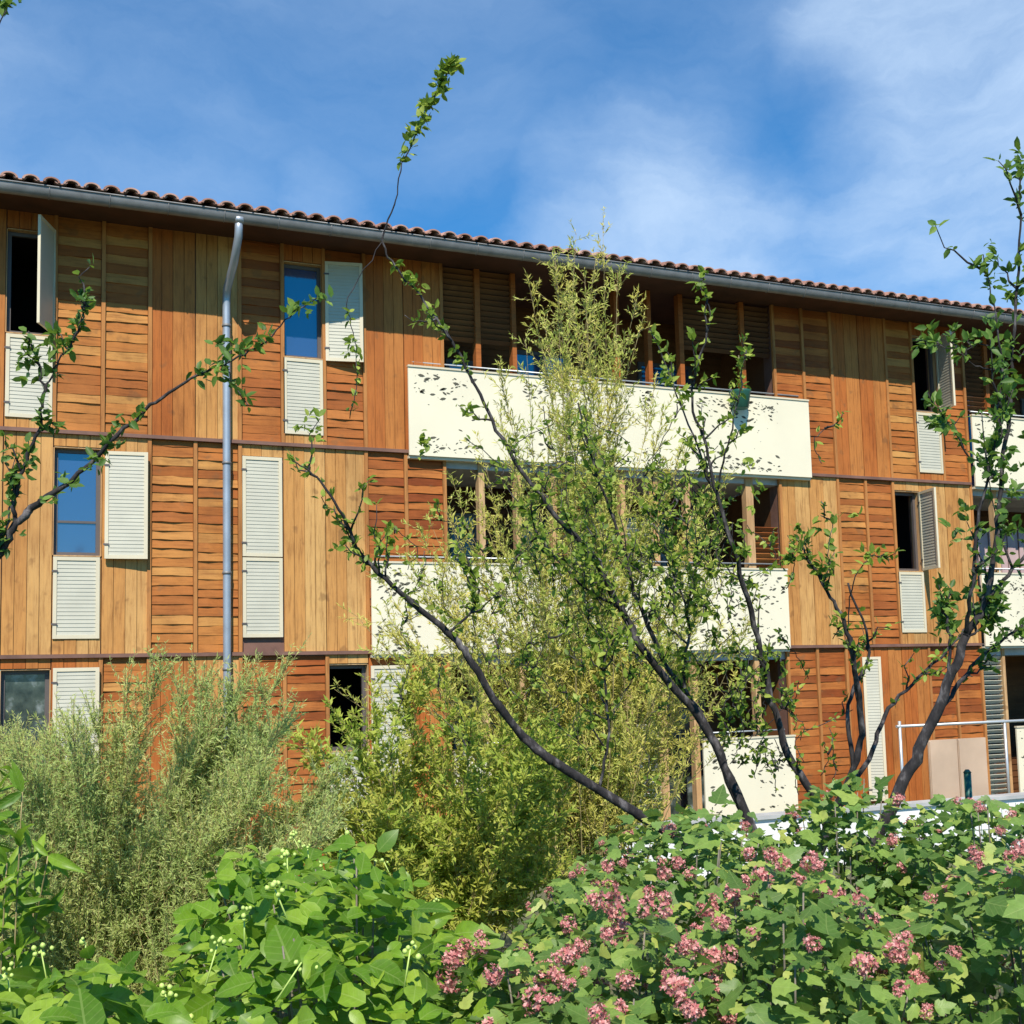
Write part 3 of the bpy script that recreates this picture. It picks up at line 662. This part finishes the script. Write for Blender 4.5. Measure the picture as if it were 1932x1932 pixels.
# loose leafy twigs filling the heart of the tree
for q in range(62):
    x = RNG.normal(1180, 105); y = RNG.normal(1120, 115); d = RNG.uniform(5.7, 6.6)
    stem(br, fo, [(x, y, d, .35), (x + RNG.normal(-12, 18), y - 45, d + RNG.normal(0, .1), .25), (x + RNG.normal(-18, 30), y - RNG.uniform(70, 130), d + RNG.normal(0, .15), .2)], .1, .07, .045, (2, 5), 1, .1, k=5)
for q in range(34):
    x, y = (RNG.normal(1330, 55), RNG.normal(1060, 90)) if q < 20 else (RNG.normal(1390, 40), RNG.normal(1370, 60)); d = RNG.uniform(5.9, 6.4)
    stem(br, fo, [(x, y, d, .35), (x + RNG.normal(8, 18), y - 40, d, .25), (x + RNG.normal(10, 30), y - RNG.uniform(60, 110), d, .2)], .1, .07, .042, (2, 5), 1, .1, k=5)
for q in range(64):
    x, y = RNG.normal(1090, 170), RNG.uniform(860, 1480); d = RNG.uniform(5.6, 6.6)
    stem(br, fo, [(x, y, d, .28), (x + RNG.normal(0, 20), y - 40, d, .22), (x + RNG.normal(0, 34), y - RNG.uniform(60, 120), d, .18)], .1, .08, .040, (2, 4), 1, .1, k=5)
for q in range(22):
    x, y = RNG.uniform(1330, 1600), RNG.uniform(1200, 1500); d = RNG.uniform(5.9, 6.4)
    stem(br, fo, [(x, y, d, .28), (x + RNG.normal(0, 16), y - 35, d, .22), (x + RNG.normal(0, 28), y - RNG.uniform(50, 90), d, .18)], .1, .07, .040, (2, 4), 1, .1, k=5)
br.build('branch', MBARK, tree); fo.build('crown', LEAFY, tree)

# ---- the darker tree at the right edge
tb = at(1560, 2000, 5.0)
tree = empty('fruit_tree', (tb[0], tb[1], zground(tb[1])), 'dark stemmed young tree leaning out of frame along the right edge of the photo', 'tree')
fo = Foliage(); br = MB(); tr = MB()
P4 = catmull([np.array([tb[0], tb[1], zground(tb[1]) - .05]), at(1620, 1700, 5.0), at(1690, 1500, 5.0), at(1745, 1395, 5.0), at(1790, 1290, 5.0), at(1822, 1200, 5.0)], 5)
tr.tube([p + rv(.006) for p in P4], [.030 - .0005 * i for i in range(len(P4))], 10); tr.build('trunk', MBARK, tree)
S([(1822, 1200, 5, 2.1), (1862, 1130, 5, 1.7), (1878, 1020, 5, 1.4), (1888, 900, 5, 1.2), (1905, 760, 5, 1.0), (1915, 600, 5, .8), (1925, 430, 5, .6), (1925, 300, 5, .4)], .1, .09, .052, (3, 6), 10, .18)
S([(1862, 1130, 5, 1.2), (1925, 1060, 5, 1.0), (1990, 980, 5, .8), (2050, 800, 5, .5)], .1, .06, .05, (3, 6), 14, .25)
S([(1822, 1200, 5, 1.2), (1835, 1100, 4.9, 1.0), (1850, 960, 4.9, .8), (1880, 820, 4.9, .6), (1890, 690, 4.9, .5), (1870, 560, 4.9, .4), (1855, 480, 4.9, .25)], .15, .09, .05, (3, 6), 9, .2)
S([(1888, 900, 5, .6), (1830, 860, 5, .5), (1790, 800, 5, .4), (1750, 740, 5, .3)], .5, .05, .05, (3, 6), 3, .12)
S([(1890, 700, 5, .6), (1840, 690, 5, .4), (1800, 660, 5, .3), (1745, 650, 5, .25)], .6, .06, .05, (3, 6), 3, .1)
S([(1790, 1290, 5, 1.0), (1790, 1200, 5, .8), (1775, 1130, 5, .6)], .4, .06, .055, (3, 6), 5, .14)
S([(1822, 1200, 5, .8), (1860, 1180, 5, .6), (1885, 1150, 5, .4)], .3, .05, .06, (3, 6), 4, .14)
S([(1745, 1395, 5, 1.4), (1800, 1300, 5.1, 1.2), (1850, 1240, 5.2, .9), (1930, 1180, 5.2, .8)], .5, .1, .05, (3, 5), 5, .14)
for (x, y, n) in ((1925, 310, 10), (1920, 330, 8), (1870, 470, 6), (1858, 500, 5), (1890, 540, 8), (1745, 640, 8), (1800, 650, 6), (1760, 760, 7), (1775, 790, 6), (1870, 610, 8), (1900, 640, 10), (1880, 690, 10), (1905, 560, 8), (1910, 720, 12), (1890, 780, 10), (1850, 860, 8), (1900, 860, 12), (1920, 930, 10), (1880, 960, 9), (1905, 1010, 9), (1820, 960, 6), (1800, 1010, 6), (1870, 1150, 8), (1770, 1180, 8), (1750, 640, 5)):
    for q in range(n // 2): spur(fo, at(x + RNG.normal(0, 12), y + RNG.normal(0, 12), RNG.uniform(4.8, 5.2)), rv(), 4, .05)
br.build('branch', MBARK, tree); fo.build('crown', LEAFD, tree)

# ---- branches reaching in from the tree left of the frame
tb = at(-260, 2300, 4.6)
tree = empty('fruit_tree', (tb[0], tb[1], zground(tb[1])), 'tree left of the frame whose leafy boughs reach in across the left windows', 'tree')
fo = Foliage(); br = MB(); tr = MB()
tr.tube(catmull([np.array([tb[0], tb[1], -.05]), at(-250, 1700, 4.6), at(-230, 1350, 4.6), at(-150, 1150, 4.6)], 5), [.05 - .0015 * i for i in range(16)], 10); tr.build('trunk', MBARK, tree)
S([(-150, 1150, 4.6, 2.6), (-60, 1090, 4.6, 2.2), (0, 1045, 4.6, 2.0), (30, 990, 4.6, 1.9), (62, 958, 4.6, 1.8), (120, 915, 4.6, 1.3), (180, 862, 4.6, 1.1), (262, 785, 4.6, .9), (330, 735, 4.6, .7), (392, 700, 4.6, .6), (440, 680, 4.6, .5), (505, 640, 4.6, .4), (555, 590, 4.6, .3), (608, 560, 4.6, .2)], 1, 9)
for (x, y, n, s) in ((85, 935, 5, 12), (130, 905, 6, 12), (170, 870, 8, 12), (210, 835, 9, 12), (240, 800, 7, 12), (265, 780, 5, 9), (200, 860, 5, 12), (385, 705, 8, 10), (410, 690, 9, 12), (430, 675, 10, 12), (455, 665, 10, 12), (480, 650, 8, 10), (505, 632, 6, 9), (555, 590, 7, 9), (575, 575, 8, 10), (600, 562, 7, 8), (440, 720, 6, 9), (462, 752, 4, 7), (425, 650, 5, 10)):
    for q in range(n // 2 + 1): spur(fo, at(x + RNG.normal(0, s), y + RNG.normal(0, s * .7), 4.6 + RNG.normal(0, .04)), np.array([.6, 0, .5]), 3, .048)
S([(425, 690, 4.6, .3), (445, 725, 4.6, .25), (468, 765, 4.6, .2)], .3, .05, .04, (2, 4))
S([(30, 990, 4.6, 1.2), (28, 940, 4.6, 1.0), (45, 880, 4.6, .9), (72, 810, 4.6, .8), (82, 745, 4.6, .7), (75, 690, 4.6, .6), (60, 650, 4.6, .35)], .1, .07, .046, (3, 5), 8, .12)
S([(82, 745, 4.6, .55), (105, 690, 4.6, .5), (140, 640, 4.6, .4), (160, 580, 4.6, .3), (155, 550, 4.6, .2)], .2, .07, .048, (3, 5), 5, .12)
S([(-60, 1090, 4.6, 1.0), (0, 1030, 4.6, .7), (20, 960, 4.6, .5), (35, 900, 4.6, .3)], .3, .06, .045, (3, 5), 5, .12)
S([(-150, 1150, 4.6, 1.8), (-160, 800, 4.5, 1.2), (-120, 400, 4.5, .8), (-40, 120, 4.5, .5), (12, 20, 4.5, .25)], .96, .08, .05, (3, 6), 0, .2)
for (x, y, n) in ((155, 555, 8), (140, 610, 7), (120, 645, 6), (95, 640, 6), (50, 680, 6), (60, 720, 5), (35, 930, 6), (25, 1010, 6), (50, 880, 5), (10, 18, 8), (0, 8, 6)):
    for q in range(n // 2 + 1): spur(fo, at(x + RNG.normal(0, 8), y + RNG.normal(0, 8), 4.6), rv(), 3, .046)
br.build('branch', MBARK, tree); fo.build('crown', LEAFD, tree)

# ---- bamboo-like feathery clump in the middle
def feathery(name, label, cat, base, tips, leafm, stemm, ln, width, ntw, twl, dens, r0=.006, droop=.15, wob=.03, up=.5, start=.25):
    root = empty(name, (base[0], base[1], zground(base[1])), label, cat)
    fo = Foliage(); st = MB(); zb = zground(base[1]) - .02
    for tip in tips:
        b0 = np.array([base[0] + RNG.normal(0, .18), base[1] + RNG.normal(0, .18), zb]); d = tip - b0; H = np.linalg.norm(d)
        mid = b0 + d * .5 + np.array([0, 0, .08 * H]) * (1 if abs(d[0]) > .3 else 0) + rv(wob * H * .3)
        C = catmull([b0, mid, tip], 9); st.tube(C, [r0 * (1 - .8 * i / len(C)) for i in range(len(C))], 5)
        for q in range(int(ntw * H)):
            t = RNG.uniform(start, 1.0); f_ = t * (len(C) - 1); i = min(int(f_), len(C) - 2); p = C[i] + (C[i + 1] - C[i]) * (f_ - i)
            ax = unit(C[i + 1] - C[i]); sd = unit(ax * RNG.uniform(.5, 1.3) + rv(.55) + np.array([0, 0, up])); L_ = twl * RNG.uniform(.4, 1.2) * (1.15 - .7 * t)
            m = 4; tp = [p + sd * L_ * j / m - np.array([0, 0, droop * L_]) * (j / m) ** 2 for j in range(m + 1)]
            st.tube(tp, [.0018, .0015, .0013, .0012, .001], 3, cap=False)
            for w in range(int(dens * L_)):
                u = RNG.uniform(.1, 1) * m; j = min(int(u), m - 1); lp = tp[j] + (tp[j + 1] - tp[j]) * (u - j)
                fo.add(lp, sd + rv(.6) - np.array([0, 0, .1]), rv(.45) + np.array([-.25, -.7, .7]), ln * RNG.uniform(.5, 1.25))
    st.build('stems', stemm, root); fo.build('foliage', leafm, root, NARROW, width)
    return root
MB1 = leafmat('bamboo_leaf', [(0, (.26, .33, .05)), (.5, (.44, .50, .10)), (.85, (.60, .62, .17)), (1, (.66, .58, .18))], .4, .6, (.75, .72, .14), patch=(2.2, (.66, .54, .12)))
MB2 = leafmat('bush_leaf', [(0, (.19, .28, .035)), (.5, (.34, .44, .055)), (1, (.50, .55, .10))], .4, .6, (.65, .75, .1), patch=(2.5, (.55, .50, .10)))
MB3 = leafmat('grey_leaf', [(0, (.34, .43, .11)), (.5, (.52, .60, .17)), (1, (.72, .74, .30))], .5, .65, (.65, .68, .32), patch=(1.6, (.36, .52, .16)))
MST = plain('straw_stem', (.30, .24, .10), .7, var=.3, nscale=15)
base = at(1090, 1500, 9.0)
tips = []
for (x, y) in ((1110, 425), (1085, 440), (1040, 470), (1000, 520), (1140, 470), (1180, 510), (1195, 560), (1060, 500), (1100, 520), (1010, 600), (985, 640), (960, 700), (940, 760), (1080, 600), (1120, 600), (1160, 640), (1210, 620), (1240, 700),
               (1050, 680), (1140, 720), (1200, 760), (1260, 780), (900, 820), (960, 850), (870, 900), (850, 960), (1290, 850), (1310, 920), (1330, 1000), (1240, 900), (1100, 820), (1000, 880), (840, 1040), (1340, 1080), (1180, 950), (930, 980), (1070, 950), (780, 1120), (1350, 1180), (760, 1200), (1280, 1150), (860, 1150), (700, 1240), (740, 1320), (820, 1260), (900, 1280), (980, 1200), (1060, 1150), (1120, 1250), (1200, 1280), (1280, 1320), (1020, 1330), (940, 1100), (1000, 1060), (1150, 1080), (1230, 1030), (1090, 1350), (1180, 1400), (880, 1380), (760, 1400), (1140, 560), (1075, 540), (1110, 700), (1010, 760), (720, 1180), (800, 1080), (760, 1050), (880, 1000), (700, 1300), (820, 1180), (960, 960), (640, 1300), (1120, 1000), (1170, 860), (1220, 980), (820, 980), (780, 1060), (850, 1080), (900, 950), (740, 1150), (950, 1150), (1000, 1120), (1280, 1040), (1250, 1120), (1320, 1240), (1350, 1320), (1380, 900), (1400, 1000), (1370, 1080), (1420, 1120), (1390, 1180), (1300, 830), (1340, 960), (1410, 1260), (1360, 1400), (1300, 1420), (1250, 1380), (720, 1080), (700, 1160), (800, 1000), (1260, 960), (1150, 840), (1000, 960), (1060, 700), (1330, 1100), (1290, 1240)):
    tips.append(at(x + RNG.normal(0, 14), y, 9.0 + RNG.normal(0, .45)))
feathery('bamboo', 'tall yellow-green bamboo clump rising in front of the middle balconies', 'bamboo', base, tips, MB1, MST, .046, 1.4, 20, .40, 82, r0=.005, start=.16, wob=.09)
# leafy bush below it
base = at(800, 1650, 7.0)
tips = [at(RNG.uniform(540, 1100), RNG.uniform(1360, 1680), 7.0 + RNG.normal(0, .4)) for q in range(60)] + [at(x, y, 7.) for x, y in ((700, 1300), (760, 1270), (840, 1290), (900, 1310), (960, 1340), (1010, 1390), (640, 1360), (1060, 1450), (590, 1400), (800, 1250))]
feathery('leafy_bush', 'yellow-green fine-leaved bush between the grey-green shrub and the bare lower branches', 'bush', base, tips, MB2, MST, .048, 1.9, 40, .36, 95, r0=.005, start=.2)
# fine grey-green shrub on the left
base = at(250, 1900, 6.0)
tips = [at(RNG.uniform(-180, 640), RNG.uniform(1360, 1760) , 6.0 + RNG.normal(0, .35)) for q in range(85)] + [at(x, y, 6.) for x, y in ((300, 1270), (380, 1290), (440, 1330), (240, 1310), (500, 1400), (180, 1370), (100, 1400), (20, 1420), (540, 1260), (470, 1290), (340, 1300))]
feathery('willow_shrub', 'feathery grey-green shrub of thin upright strands at the lower left', 'shrub', base, tips, MB3, MST, .029, 1.2, 80, .42, 165, r0=.004, droop=-.05, up=.7, start=.12)

# ---- broad-leaved plants in the foreground
def inpoly(x, y, poly):
    c = False; n = len(poly)
    for i in range(n):
        x1, y1 = poly[i]; x2, y2 = poly[i - 1]
        if (y1 > y) != (y2 > y) and x < (x2 - x1) * (y - y1) / (y2 - y1) + x1: c = not c
    return c
def lat(s, d):
    """ground place: s metres right of the view axis, d metres ahead (level)"""
    fw = unit(np.array([M[0, 2], M[1, 2], 0.])); rt = np.array([fw[1], -fw[0], 0.]); return CAMPOS * np.array([1, 1, 0]) + rt * s + fw * d
def mound(name, label, cat, cx, cy_, rx, ry, top, leafm, tpl, ln, n, group=None, wid=1.0, seed=0, depth=.45, stemm=None, upr=1.0):
    """a plant filling a lumpy mound: centre (lateral, ahead), radii, top height"""
    c = lat(cx, cy_); zg = zground(c[1]); root = empty(name, (c[0], c[1], zg), label, cat, group)
    rg = np.random.default_rng(seed); fo = Foliage(); fw = unit(np.array([M[0, 2], M[1, 2], 0.])); rt = np.array([fw[1], -fw[0], 0.])
    ph = rg.uniform(0, 6, 6); pts = []
    def h(a, b):
        r2 = min(1, math.sqrt(a * a + b * b)); e = (1 - r2 ** 3.2)
        return zg + (top - zg) * (.25 + .75 * e) * (1 + .055 * math.sin(a * 4.2 + ph[0]) + .05 * math.sin(b * 5.1 + ph[1]) + .03 * math.sin(a * 9 + b * 7 + ph[2]))
    for q in range(n):
        t = rg.uniform(0, 2 * math.pi); r = math.sqrt(rg.uniform(0, 1)) * 1.0; a, b = r * math.cos(t), r * math.sin(t)
        z = h(a, b) - abs(rg.normal(0, depth * .42)); z = max(z, zg + .05)
        p = np.array([c[0], c[1], 0]) + rt * a * rx + fw * b * ry + np.array([0, 0, z])
        outw = rt * a + fw * b; az = rg.uniform(0, 2 * math.pi); hz = rt * math.cos(az) + fw * math.sin(az) + outw * .5
        A = hz + np.array([0, 0, rg.normal(-.05, .45)]); Nn = np.array([-.15, -.45, upr]) + outw * .35 + rg.normal(0, .42, 3)
        sz = ln * rg.uniform(.35, 1.2) * (1.0 if rg.random() > .13 else 1.5)
        fo.add(p, A, Nn, sz); pts.append((a, b))
    fo.build('foliage', leafm, root, tpl, wid)
    st = MB()
    for q in range(26):
        t = rg.uniform(0, 6.28); r = math.sqrt(rg.uniform(0, 1)) * .85; a, b = r * math.cos(t), r * math.sin(t); e = h(a, b) - .03
        p0 = np.array([c[0], c[1], zg - .02]) + rt * a * rx * .3 + fw * b * ry * .3; p1 = np.array([c[0], c[1], 0]) + rt * a * rx + fw * b * ry; p1[2] = e
        mid = (p0 + p1) / 2 + np.array([0, 0, .1]); st.tube(catmull([p0, mid, p1], 5), [.007 - .0005 * i for i in range(11)], 5)
    st.build('stems', stemm or MTWIG, root)
    return root, h, (c, rt, fw, rx, ry), rg
LB = leafmat('bright_leaf', [(0, (.07, .16, .012)), (.5, (.15, .28, .020)), (1, (.30, .43, .045))], .35, .40, (.4, .7, .05), True)
LH = leafmat('currant_leaf', [(0, (.07, .14, .028)), (.5, (.15, .26, .055)), (.8, (.25, .36, .07)), (1, (.42, .46, .11))], .3, .45, (.4, .6, .1), True)
def f(t, p, o):
    c = ramp(t, island(t), [(0, (.40, .09, .10)), (.5, (.64, .25, .23)), (1, (.82, .48, .42))]); t.links.new(c, p.inputs['Base Color']); p.inputs['Roughness'].default_value = .6
    tr = t.nodes.new('ShaderNodeBsdfTranslucent'); t.links.new(c, tr.inputs[0]); ms = t.nodes.new('ShaderNodeMixShader'); ms.inputs[0].default_value = .25
    t.links.new(p.outputs[0], ms.inputs[1]); t.links.new(tr.outputs[0], ms.inputs[2]); t.links.new(ms.outputs[0], o.inputs[0])
MPINK = material('pink_petals', f)
MBUD = plain('pale_bud', (.45, .58, .14), .5, var=.15, nscale=30)
def buds(root, h, fr, rg, n):
    c, rt, fw, rx, ry = fr
    for q in range(n):
        a, b = rg.uniform(-.85, .85), rg.uniform(-.85, .6); z = h(a, b) + rg.uniform(-.01, .07)
        p = np.array([c[0], c[1], 0]) + rt * a * rx + fw * b * ry + np.array([0, 0, z]); m = MB()
        d = unit(np.array([rg.normal(0, .3), rg.normal(0, .3), 1.])); m.tube([p - d * .09, p], [.0022, .0018], 5)
        for w in range(rg.integers(3, 8)):
            e = p + rg.normal(0, .011, 3); r = rg.uniform(.004, .0075); m.tube([e + d * r * s for s in (-1, -.6, 0, .6, 1)], [r * s for s in (.15, .75, 1, .75, .15)], 6)
        m.build('bud_cluster', MBUD, root)
def florets(rg, size):
    """one hanging head of small five-petalled flowers, about the origin"""
    F_ = Foliage(); n = int(rg.integers(34, 48))
    for q in range(n):
        d = unit(rg.normal(0, 1, 3) * np.array([1, 1, .8])); p = d * size * rg.uniform(.45, 1.0)
        u = unit(np.cross(d, rg.normal(0, 1, 3))); v = np.cross(d, u)
        for k in range(5):
            a = 2 * math.pi * k / 5 + q; F_.add(p, u * math.cos(a) + v * math.sin(a) + d * .35, d, .0115 * rg.uniform(.8, 1.25) * size / .035)
    V, F = leaves(np.array(F_.P), np.array(F_.A), np.array(F_.N), np.array(F_.L), PETAL)
    me = bpy.data.meshes.new('flower_cluster'); me.from_pydata(V.tolist(), [], F.tolist()); me.materials.append(MPINK); me.update(); return me
frg = np.random.default_rng(5)
HEADS = [florets(frg, frg.uniform(.028, .042)) for q in range(7)]
def heads(root, fr, h, rg, n, near=1.0):
    c, rt, fw, rx, ry = fr; off = rootloc(root)
    for q in range(n):
        t = rg.uniform(0, 6.28); r = math.sqrt(rg.uniform(0, 1)) * .9; a, b = r * math.cos(t), r * math.sin(t) * .9 - .1
        z = h(a, b) + rg.uniform(-.05, .035); p = np.array([c[0], c[1], 0]) + rt * a * rx + fw * b * ry + np.array([0, 0, z])
        o = bpy.data.objects.new('flower_cluster', HEADS[int(rg.integers(0, 7))]); COL.objects.link(o); o.parent = root
        o.location = Vector(p.tolist()) - off; o.rotation_euler = tuple(rg.uniform(0, 6.28, 3)); s = rg.uniform(.42, .88); o.scale = (s, s, s * rg.uniform(.9, 1.3))
G1 = 'broad-leaved bright green shrubs at the lower left'
for (lab, cx, cy_, rx, ry, top, n, sd) in (
        ('bright green broad-leaved shrub with pale buds in the bottom left corner', -1.15, 2.75, .62, .66, 1.13, 1000, 21),
        ('bright green broad-leaved shrub with pale buds between the left corner shrub and the pink flowers', -.40, 2.95, .55, .75, 1.15, 1100, 22),
        ('bright green broad-leaved shrub in front of the yellow-green bush with one pale stalk', -.72, 4.35, .58, .75, 1.13, 1000, 23)):
    root, h, fr, rg = mound('green_shrub', lab, 'shrub', cx, cy_, rx, ry, top - .01, LB, LEAF, .080, int(n * 1.9), G1, 1.2, sd)
    buds(root, h, fr, rg, 11)
G2 = 'flowering currant shrubs along the front'
for (lab, cx, cy_, rx, ry, top, n, nh, sd) in (
        ('pink flowering shrub with lobed leaves at the bottom centre beside the bright green shrubs', .12, 2.75, .50, .62, 1.12, 1300, 24, 31),
        ('pink flowering shrub with lobed leaves at the bottom right of centre', .62, 3.05, .52, .66, 1.16, 1500, 29, 32),
        ('pink flowering shrub with lobed leaves filling the bottom right corner', 1.25, 3.00, .56, .70, 1.18, 1500, 29, 33),
        ('pink flowering shrub under the stems of the many-stemmed tree', .55, 4.45, .72, .85, 1.19, 1900, 8, 34),
        ('pink flowering shrub beside the green fence post in front of the white garden wall', 1.22, 4.75, .50, .6, 1.20, 1100, 4, 36),
        ('pink flowering shrub before the garden wall at the right edge of the photo', 1.75, 4.60, .75, .95, 1.13, 2100, 10, 35)):
    root, h, fr, rg = mound('flowering_shrub', lab, 'shrub', cx, cy_, rx, ry, top - .035, LH, LOBED, .058, int(n * 1.9), G2, 1.0, sd)
    heads(root, fr, h, rg, min(100, int(nh * 4.4)))
# long-bladed leaves at the left edge
root = empty('leafy_weed', tuple(at(20, 1900, 4.6) * np.array([1, 1, 0])), 'tall green weed with long blades at the left edge of the photo', 'plant')
fo = Foliage(); st = MB(); b0 = np.array([*at(20, 1900, 4.6)[:2], 0])
for q in range(6):
    tip = at(RNG.uniform(-60, 100), RNG.uniform(1430, 1680), 4.6 + RNG.normal(0, .12)); C = catmull([b0 + rv(.03) * [1, 1, 0], (b0 + tip) / 2 + rv(.04), tip], 7); st.tube(C, .003, 5)
    for i in range(4, len(C)):
        for w in range(3): fo.add(C[i], unit(rv(.8) + np.array([0, 0, .4])), rv(.4) + np.array([-.1, -.4, .7]), RNG.uniform(.08, .17))
st.build('stems', MST, root); fo.build('foliage', LB, root, LEAF, .55)

# wire fence with green posts at the right behind the hedge
a0, a1 = lat(2.15, 5.9), lat(4.5, 6.3); root = empty('wire_fence', (a0[0], a0[1], 0), 'thin green wire fence standing behind the flowering hedge', 'fence')
for i in range(5):
    p = a0 + (a1 - a0) * i / 4; m = MB(); m.tube([(p[0], p[1], 0), (p[0], p[1], 1.17)], .017, 8); m.tube([(p[0], p[1], 1.17), (p[0], p[1], 1.185)], [.02, .008], 8); m.build('post', MGREEN, root)
m = MB()
for z in [.1 + .1 * i for i in range(10)]: m.tube([(a0[0], a0[1] - .02, z), (a1[0], a1[1] - .02, z)], .0018, 4, cap=False)
for i in range(66):
    p = a0 + (a1 - a0) * i / 65; m.tube([(p[0], p[1] - .024, .08), (p[0], p[1] - .024, 1.02)], .0016, 4, cap=False)
m.build('wire', MGREEN, root)

# planter hooked on the top balcony
px0 = 11.07; py0 = D - .32; root = empty('planter', (px0, py0, 5.86), 'dark green planter with a small leafy plant hooked on the top balcony parapet', 'planter')
m = MB(); n0 = 0
m.tube([(px0, py0, 5.86), (px0, py0, 5.87), (px0, py0, 6.12), (px0, py0, 6.15)], [.10, .115, .155, .165], 16); m.box(px0 - .12, px0 - .10, py0 + .13, D - .10, 6.152, 6.162); m.box(px0 + .10, px0 + .12, py0 + .13, D - .10, 6.152, 6.162)
m.build('pot', MGREEN, root)
m = MB(); m.tube([(px0, py0, 6.1), (px0 + .02, py0, 6.4), (px0 - .01, py0, 6.72)], .008, 6); m.build('stem', MTWIG, root)
fo = Foliage()
for q in range(26): spur(fo, np.array([px0 + RNG.normal(0, .05), py0 + RNG.normal(0, .05), RNG.uniform(6.2, 6.85)]), rv(), 3, .07)
fo.build('foliage', LEAFY, root)
